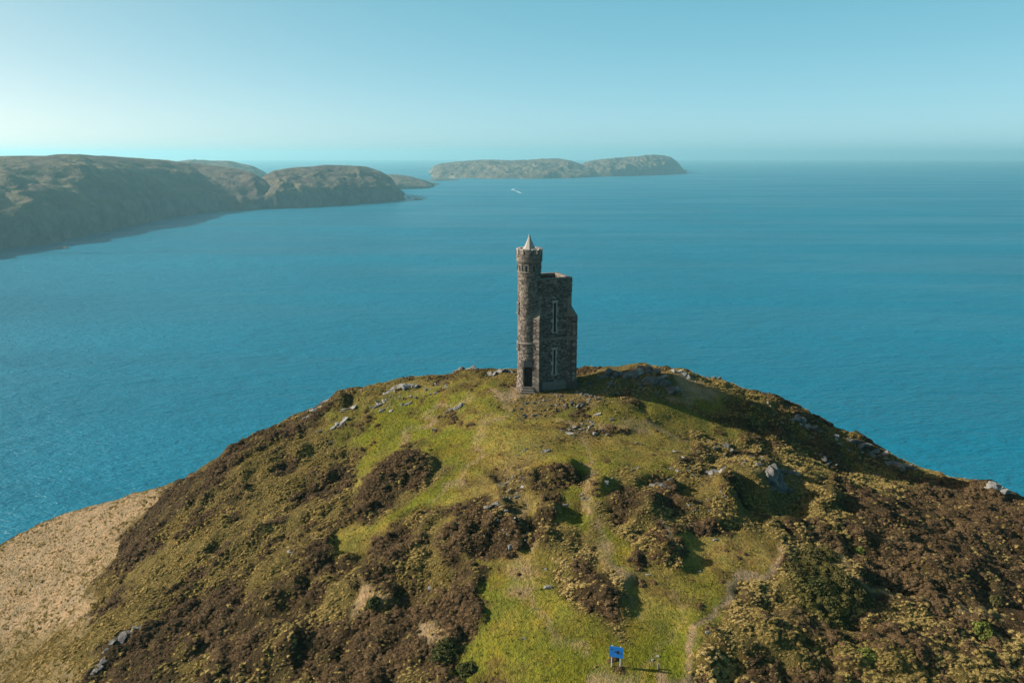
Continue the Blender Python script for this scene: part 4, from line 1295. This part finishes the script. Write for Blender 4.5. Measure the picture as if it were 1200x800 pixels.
stone_group([(622,520),(645,515),(648,528),(622,545),(590,548),(605,535)], 14, (2.5, 5), "small brownish stone on the strip below the stony hollow", "stones on the strip below the hollow", 4)
stone_group([(585,560),(612,548),(618,570),(605,590),(585,590)], 20, (3, 6), "small grey stone in the patch left of the round knoll", "stones left of the round knoll", 5)
stone_group([(430,470),(470,455),(520,448),(530,455),(480,470),(440,485)], 30, (3, 6), "small pale stone in the grass under the left skyline", "stones under the left skyline", 6)
stone_group([(570,585),(600,595),(625,620),(610,650),(590,630),(570,610)], 24, (2.5, 5), "small pale stone on worn ground left of the mid knolls", "stones on worn ground left of the mid knolls", 7)
stone_group([(800,545),(840,548),(860,580),(840,610),(800,600)], 26, (3, 6), "small grey stone among tussocks round the grey crowned knoll", "stones round the grey crowned knoll", 8)

stone_group([(770,500),(830,515),(890,530),(900,548),(860,545),(800,530)], 18, (3, 7), "small grey stone in the tussocks between the long shadow and the crag", "stones in the tussocks under the long shadow", 9)
stone_group([(860,455),(920,480),(1000,520),(1080,552),(1060,556),(980,525),(900,490)], 26, (3, 7), "small pale stone along the right skyline above the long shadow", "stones along the right skyline", 10)
# ------------------------------------------------------------------ rocks in the sea, and the boat
def sea_rock(px, py, w_px, label, tall=1.0):
    p = at_z(px, py, 0.0)
    s = F_PX / project(p[0], p[1], 0.0)[2]
    L = w_px / s
    o = bpy.data.objects.new("sea_rock", rr.choice(BOULDER))
    COL.objects.link(o)
    o.location = (p[0], p[1], 0.05 * L * tall); o.scale = (L * 0.9, L * 0.9, L * 0.55 * tall)
    tag(o, label, "rock")
sea_rock(490, 234, 12, "dark low rock off the blunt headland's point", 0.7)
sea_rock(479, 232, 7, "smaller dark rock nearest the blunt headland's point", 0.7)
sea_rock(486, 231, 4, "tiny dark rock behind the two off the blunt headland", 0.7)
sea_rock(804, 200.5, 5, "small sea stack off the right end of the humped island", 1.6)
sea_rock(70, 291, 24, "flat brown rock in the water under the long shaded headland", 0.35)

bp = at_z(601.5, 222.6, 0.0)
boat = empty("motor_boat", (bp[0], bp[1], 0.0), RAD(165))
tag(boat, "tiny white motor boat trailing a foam wake in front of the islands", "boat")
h = MB()
L, Wd = 9.0, 2.6
sec = [(-L, 1.0), (-L * .3, 1.05), (L * .35, 0.85), (L * .75, 0.45), (L, 0.03)]
vs, fs = [], []
for x, k in sec:
    vs += [(x, -Wd * k, 1.6 + max(0, x) * .08), (x, -Wd * k * .7, -0.5), (x, Wd * k * .7, -0.5), (x, Wd * k, 1.6 + max(0, x) * .08)]
for i in range(len(sec) - 1):
    for j in range(4): fs.append((i * 4 + j, i * 4 + (j + 1) % 4, i * 4 + 4 + (j + 1) % 4, i * 4 + 4 + j))
fs += [(3, 2, 1, 0), tuple(len(vs) - 4 + k for k in range(4))]
h.add(vs, fs); h.build("hull", M["white"], boat)
MB().hexa([(-4, -1.7, 1.62), (3, -1.6, 1.62), (3, 1.6, 1.62), (-4, 1.7, 1.62), (-3.6, -1.4, 4.2), (1.6, -1.4, 4.2), (1.6, 1.4, 4.2), (-3.6, 1.4, 4.2)]).build("cabin", M["white"], boat)
MB().box(1.2, 2.35, -1.38, 1.38, 2.7, 3.7).build("windscreen", M["void"], boat)
wk = MB()
a, b_ = at_z(602.2, 222.9, 0.0), at_z(610.5, 226.4, 0.0)
for k in range(8):
    t0, t1 = k / 8, (k + 1) / 8
    pts = []
    for t, s in ((t0, -1), (t0, 1), (t1, 1), (t1, -1)):
        q = a + (b_ - a) * t
        pts.append((q[0] + s * (1.5 + 4 * t * (1 - t * .4)), q[1] + s * 2, 0.12))
    wk.add(pts, [(0, 3, 2, 1)])
tag(wk.build("wake", M["foam"]), "white foam wake trailing behind the motor boat", None, None, "stuff")

# ------------------------------------------------------------------ plants
def clump_mesh(name, seed, mat, n, rad, hgt, leaf, core=True, blades=False):
    r = random.Random(seed)
    vs, fs = [], []
    if core:
        K = 7
        for (rr_, zz) in ((0.80, -0.15), (0.84, 0.25), (0.60, 0.66), (0.0, 0.84)):
            for k in range(K):
                a = 2 * math.pi * k / K + zz
                j = r.uniform(0.62, 1.22)
                vs.append((rad * rr_ * j * math.cos(a), rad * rr_ * j * math.sin(a), hgt * zz * r.uniform(.9, 1.1)))
        for i in range(3):
            for k in range(K):
                fs.append((i * K + k, i * K + (k + 1) % K, (i + 1) * K + (k + 1) % K, (i + 1) * K + k))
    for k in range(n):
        a = r.uniform(0, 2 * math.pi)
        if blades:
            rb = rad * 0.55 * math.sqrt(r.random()); out = r.uniform(0.25, 1.0)
            x0, y0 = rb * math.cos(a), rb * math.sin(a)
            x1, y1 = x0 + rad * out * 0.75 * math.cos(a), y0 + rad * out * 0.75 * math.sin(a)
            z1 = hgt * r.uniform(0.75, 1.25) * (1.15 - 0.55 * out)
            px_, py_ = -math.sin(a) * leaf, math.cos(a) * leaf
            b = len(vs)
            vs += [(x0 - px_, y0 - py_, 0), (x0 + px_, y0 + py_, 0), (x1 + px_ * .3, y1 + py_ * .3, z1), (x1 - px_ * .3, y1 - py_ * .3, z1)]
            fs.append((b, b + 1, b + 2, b + 3))
        else:
            e = math.asin(r.uniform(0.0, 1.0))
            q = r.uniform(0.78, 1.08)
            c = Vector((rad * q * math.cos(e) * math.cos(a), rad * q * math.cos(e) * math.sin(a), hgt * q * math.sin(e)))
            nrm = Vector((c.x / rad + r.uniform(-.9, .9), c.y / rad + r.uniform(-.9, .9), c.z / hgt + r.uniform(-.5, .9))).normalized()
            t1 = nrm.orthogonal().normalized(); t1.rotate(Matrix.Rotation(r.uniform(0, 6.28), 3, nrm)); t2 = nrm.cross(t1)
            s = leaf * r.uniform(.6, 1.25)
            b = len(vs)
            vs += [tuple(c - t1 * s - t2 * s * .45), tuple(c + t1 * s - t2 * s * .45), tuple(c + t1 * s * .8 + t2 * s * .5), tuple(c - t1 * s * .8 + t2 * s * .5)]
            fs.append((b, b + 1, b + 2, b + 3))
    me = bpy.data.meshes.new(name)
    me.from_pydata(vs, [], fs); me.update()
    me.materials.append(mat)
    return me

def scatter(name, label, protos, P, scale, tint, seed, squash=None):
    """one object: thousands of small plants set out over the ground by geometry nodes"""
    r = np.random.default_rng(seed)
    n = len(P)
    me = bpy.data.meshes.new(name)
    me.from_pydata(P, [], [])
    def att(nm, tp, dom_vals, key):
        a = me.attributes.new(nm, tp, 'POINT'); a.data.foreach_set(key, np.ascontiguousarray(dom_vals).ravel())
    rot = np.stack([r.normal(0, .12, n), r.normal(0, .12, n), r.uniform(0, 6.283, n)], -1).astype(np.float32)
    sc = np.stack([scale * r.uniform(.75, 1.6, n), scale * r.uniform(.65, 1.1, n), scale * r.uniform(.6, 1.2, n)], -1).astype(np.float32)
    att("turn", 'FLOAT_VECTOR', rot, "vector"); att("size", 'FLOAT_VECTOR', sc, "vector")
    att("tint", 'FLOAT', tint.astype(np.float32), "value"); att("which", 'INT', r.integers(0, len(protos), n).astype(np.int32), "value")
    o = link_mesh(name, me)
    col = bpy.data.collections.new(name + "_plants")
    for k, pm in enumerate(protos):
        col.objects.link(bpy.data.objects.new(pm.name + "_source", pm))
    ng = bpy.data.node_groups.new(name + "_scatter", 'GeometryNodeTree')
    ng.interface.new_socket("Geometry", in_out='INPUT', socket_type='NodeSocketGeometry')
    ng.interface.new_socket("Geometry", in_out='OUTPUT', socket_type='NodeSocketGeometry')
    N_, L_ = ng.nodes, ng.links
    gi, go = N_.new("NodeGroupInput"), N_.new("NodeGroupOutput")
    ci = N_.new("GeometryNodeCollectionInfo"); ci.inputs[0].default_value = col
    ci.inputs["Separate Children"].default_value = True; ci.inputs["Reset Children"].default_value = True
    ip = N_.new("GeometryNodeInstanceOnPoints"); ip.inputs["Pick Instance"].default_value = True
    def na(nm, tp):
        a = N_.new("GeometryNodeInputNamedAttribute"); a.data_type = tp; a.inputs[0].default_value = nm
        return a.outputs[0]
    L_.new(gi.outputs[0], ip.inputs["Points"]); L_.new(ci.outputs[0], ip.inputs["Instance"])
    L_.new(na("which", 'INT'), ip.inputs["Instance Index"])
    e2r = N_.new("FunctionNodeEulerToRotation")
    L_.new(na("turn", 'FLOAT_VECTOR'), e2r.inputs[0]); L_.new(e2r.outputs[0], ip.inputs["Rotation"])
    L_.new(na("size", 'FLOAT_VECTOR'), ip.inputs["Scale"])
    L_.new(ip.outputs[0], go.inputs[0])
    md = o.modifiers.new("scatter", 'NODES'); md.node_group = ng
    return tag(o, label, None, None, "stuff")

HEA = [clump_mesh("heather_tuft", 400 + k, M["heather"], 80, 0.31, 0.22, 0.045) for k in range(6)]
TUS = [clump_mesh("tussock", 420 + k, M["tussock"], 90, 0.27, 0.22, 0.020, True, True) for k in range(6)]
STR = [clump_mesh("dry_tuft", 480 + k, M["straw"], 40, 0.20, 0.20, 0.016, True, True) for k in range(5)]
TUR = [clump_mesh("turf_tuft", 440 + k, M["turf"], 26, 0.17, 0.11, 0.016, False, True) for k in range(5)]
GOR = [clump_mesh("gorse_tuft", 460 + k, M["gorse"], 80, 0.36, 0.36, 0.055) for k in range(5)]

rs = np.random.default_rng(5)
def candidates(n):
    x = rs.uniform(-88, 76, n); y = rs.uniform(37, 128, n)
    z = grid_lookup(ZZ, x, y)
    px, py, dp = project(x, y, z)
    keep = (px > -90) & (px < 1290) & (py > 418) & (py < 890) & (z > 70)
    x, y, z = x[keep], y[keep], z[keep]
    loc = [(x - TOWER[0] - 0.3), (y - TOWER[1] - 1.6)]
    ok = np.hypot(*loc) > 3.1
    x, y, z = x[ok], y[ok], z[ok]
    # drop the ground turned away behind the skyline
    dx = (grid_lookup(ZZ, x, y + 1.5) - z) / 1.5
    dist = np.hypot(x, y)
    keep = (CAM_H - z) / dist + (x / dist * (grid_lookup(ZZ, x + 1.5, y) - z) / 1.5 + y / dist * dx) > -0.12
    return x[keep], y[keep], z[keep]
def take(n, W_, fl=0.0):
    x, y, z = candidates(n)
    w = grid_lookup(W_, x, y)
    k = rs.random(len(x)) < np.clip(w, 0, 1)
    return x[k], y[k], z[k]

nP = lambda x, y, s, sd_: np.clip(0.5 + 0.9 * fbm(x * s, y * s, sd_, 3), 0, 1)
bare = np.clip(Dm, 0, 1)
# heather
x, y, z = take(250000, np.clip(Hm * 1.15 - 0.16, 0, 1) * (1 - Om) * (1 - 0.9 * bare))
sc = 0.32 + 0.74 * nP(x, y, 0.45, 71) * rs.uniform(.45, 1.25, len(x))
scatter("heather", "brown winter heather covering the shoulders of the hill", HEA, np.stack([x, y, z - 0.05], -1), sc, np.clip(nP(x, y, 0.2, 75) * 0.55 + rs.random(len(x)) * 0.55 - 0.05, 0, 1), 1)
# tussock grass
x, y, z = take(330000, np.clip(Tm * (1 - 0.75 * Hm), 0, 1) * (1 - Om) * (1 - 0.9 * bare) * (1 - 0.6 * Fm) * (1 - 0.75 * Gm))
sc = 0.28 + 0.60 * nP(x, y, 0.5, 81) * rs.uniform(.6, 1.25, len(x))
sc = sc * (1 - 0.45 * np.clip(grid_lookup(Gm, x, y), 0, 1))
scatter("tussock_grass", "pale tufted grass between the heather", TUS, np.stack([x, y, z - 0.04], -1), sc, np.clip(nP(x, y, 0.15, 85) * 0.55 + rs.random(len(x)) * 0.4 - 0.05 + 0.4 * np.clip(grid_lookup(Bm, x, y), 0, 1), 0, 1), 2)
# short turf on lawns and in the dry field
x, y, z = take(60000, np.clip(Gm, 0, 1) * (1 - bare) * 0.55)
scatter("short_turf", "short green and yellow turf on the lawns of the hill", TUR, np.stack([x, y, z - 0.01], -1), rs.uniform(.4, 0.95, len(x)), np.clip(nP(x, y, 0.12, 91) * 0.7 + rs.random(len(x)) * 0.3, 0, 1), 3)
x, y, z = take(700000, np.clip(Fm, 0, 1) * np.clip(0.5 + 1.2 * nB + 0.8 * nC, 0.12, 1) * 0.8)
scatter("dry_grass", "straw coloured dry grass of the low field on the left", STR, np.stack([x, y, z - 0.03], -1), rs.uniform(.22, 0.5, len(x)), np.clip(0.1 + 0.9 * rs.random(len(x)), 0, 1), 4)

x, y, z = take(60000, np.clip(Om, 0, 1) * 0.85)
scatter("gorse_scrub", "dark olive gorse scrub in the right hand heather", GOR, np.stack([x, y, z - 0.05], -1), 0.5 + 0.9 * nP(x, y, 0.5, 95) * rs.uniform(.6, 1.2, len(x)), np.clip(nP(x, y, 0.3, 96) * 0.6 + rs.random(len(x)) * 0.4, 0, 1), 6)

# gorse and bushes one can point at
def bush(px, py, w_px, label, mat, seed, flat=0.75, leaf=0.07):
    p, s = px_m(px, py)
    Rr = 0.5 * w_px / s
    r = random.Random(seed)
    b = empty("gorse_bush", (p[0], p[1], p[2] - 0.1))
    tag(b, label, "bush")
    vs, fs = [], []
    lobes = [(0, 0, 0.95)] + [(Rr * r.uniform(.35, .7) * math.cos(t), Rr * r.uniform(.35, .7) * math.sin(t), r.uniform(.4, .7)) for t in [2 * math.pi * k / 7 + r.uniform(-.3, .3) for k in range(7)]]
    for lx, ly, k in lobes:
        rad = Rr * 0.62 * (0.6 + 0.4 * k); hh = Rr * flat * k * 1.25
        gz = ground_z(p[0] + lx, p[1] + ly) - p[2]
        for i in range(int(90 + 60 * Rr)):
            a, e, q = r.uniform(0, 6.283), math.asin(r.random()), r.uniform(.55, 1.08)
            c = Vector((lx + rad * q * math.cos(e) * math.cos(a), ly + rad * q * math.cos(e) * math.sin(a), gz + hh * q * math.sin(e)))
            nrm = Vector((math.cos(a) * math.cos(e) + r.uniform(-.8, .8), math.sin(a) * math.cos(e) + r.uniform(-.8, .8), math.sin(e) + r.uniform(-.4, .8))).normalized()
            t1 = nrm.orthogonal().normalized(); t1.rotate(Matrix.Rotation(r.uniform(0, 6.28), 3, nrm)); t2 = nrm.cross(t1)
            s_ = leaf * r.uniform(.6, 1.4)
            n0 = len(vs)
            vs += [tuple(c - t1 * s_ - t2 * s_ * .5), tuple(c + t1 * s_ - t2 * s_ * .5), tuple(c + t1 * s_ * .7 + t2 * s_ * .6), tuple(c - t1 * s_ * .7 + t2 * s_ * .6)]
            fs.append((n0, n0 + 1, n0 + 2, n0 + 3))
    m = MB(); m.add(vs, fs); m.build("foliage", mat, b)
    m = MB()
    for k in range(5):
        t = 6.283 * k / 5 + r.random()
        ex, ey = Rr * .4 * math.cos(t), Rr * .4 * math.sin(t)
        m.hexa([(-.03, -.03, -.2), (.03, -.03, -.2), (.03, .03, -.2), (-.03, .03, -.2), (ex - .015, ey - .015, Rr * flat * .6), (ex + .015, ey - .015, Rr * flat * .6), (ex + .015, ey + .015, Rr * flat * .6), (ex - .015, ey + .015, Rr * flat * .6)])
    m.build("stem", M["door"], b)

def plain_leaf(name, lo, hi):
    m, nt, p = new_mat(name)
    spec(p, 0.12, 0.9)
    geo = nd(nt, "ShaderNodeNewGeometry")
    f = math_node(nt, 'ADD', math_node(nt, 'MULTIPLY', geo.outputs["Random Per Island"], 0.7), math_node(nt, 'MULTIPLY', noise_tex(nt, geo.outputs["Position"], 1.6, 3).outputs[0], 0.3))
    r = ramp(nt, [(0.1, lo), (0.9, hi)], f)
    nt.links.new(r.outputs[0], p.inputs["Base Color"])
    return m
DARK = plain_leaf("dark_gorse", (0.016, 0.022, 0.008), (0.060, 0.066, 0.018))
OLIVE = plain_leaf("olive_gorse", (0.030, 0.030, 0.010), (0.095, 0.085, 0.028))
LIME = plain_leaf("fresh_green_bush", (0.05, 0.065, 0.010), (0.14, 0.155, 0.032))
BUSHES = [
 (520,764,38,"large dark green gorse bush between the dark heather and the lower lawn",DARK),
 (546,786,26,"dark green gorse bush at the lawn's edge, low in the view",DARK),
 (437,706,18,"small green gorse bush beside a bare brown patch in the heather",DARK),
 (930,668,30,"left olive gorse bush of the clump in the right hand heather",OLIVE),
 (952,652,30,"upper olive gorse bush of the clump in the right hand heather",OLIVE),
 (960,690,38,"broad middle gorse bush of the clump in the right hand heather",DARK),
 (990,680,30,"dark gorse bush at the right of the clump in the heather",OLIVE),
 (972,712,28,"lowest gorse bush of the clump in the right hand heather",DARK),
 (1008,700,24,"gorse bush at the far right tip of the clump in the heather",OLIVE),
 (1152,737,24,"fresh green bush in the heather at the right",LIME),
 (1006,646,14,"small green bush by the pale path in the right hand heather",LIME),
 (1165,705,18,"round olive bush beside the pale path at the right",OLIVE),
 (1015,768,24,"yellow green bush low in the right hand heather",LIME),
]
for k, (px, py, w, lab, mt) in enumerate(BUSHES):
    bush(px, py, w, lab, mt, 600 + k)
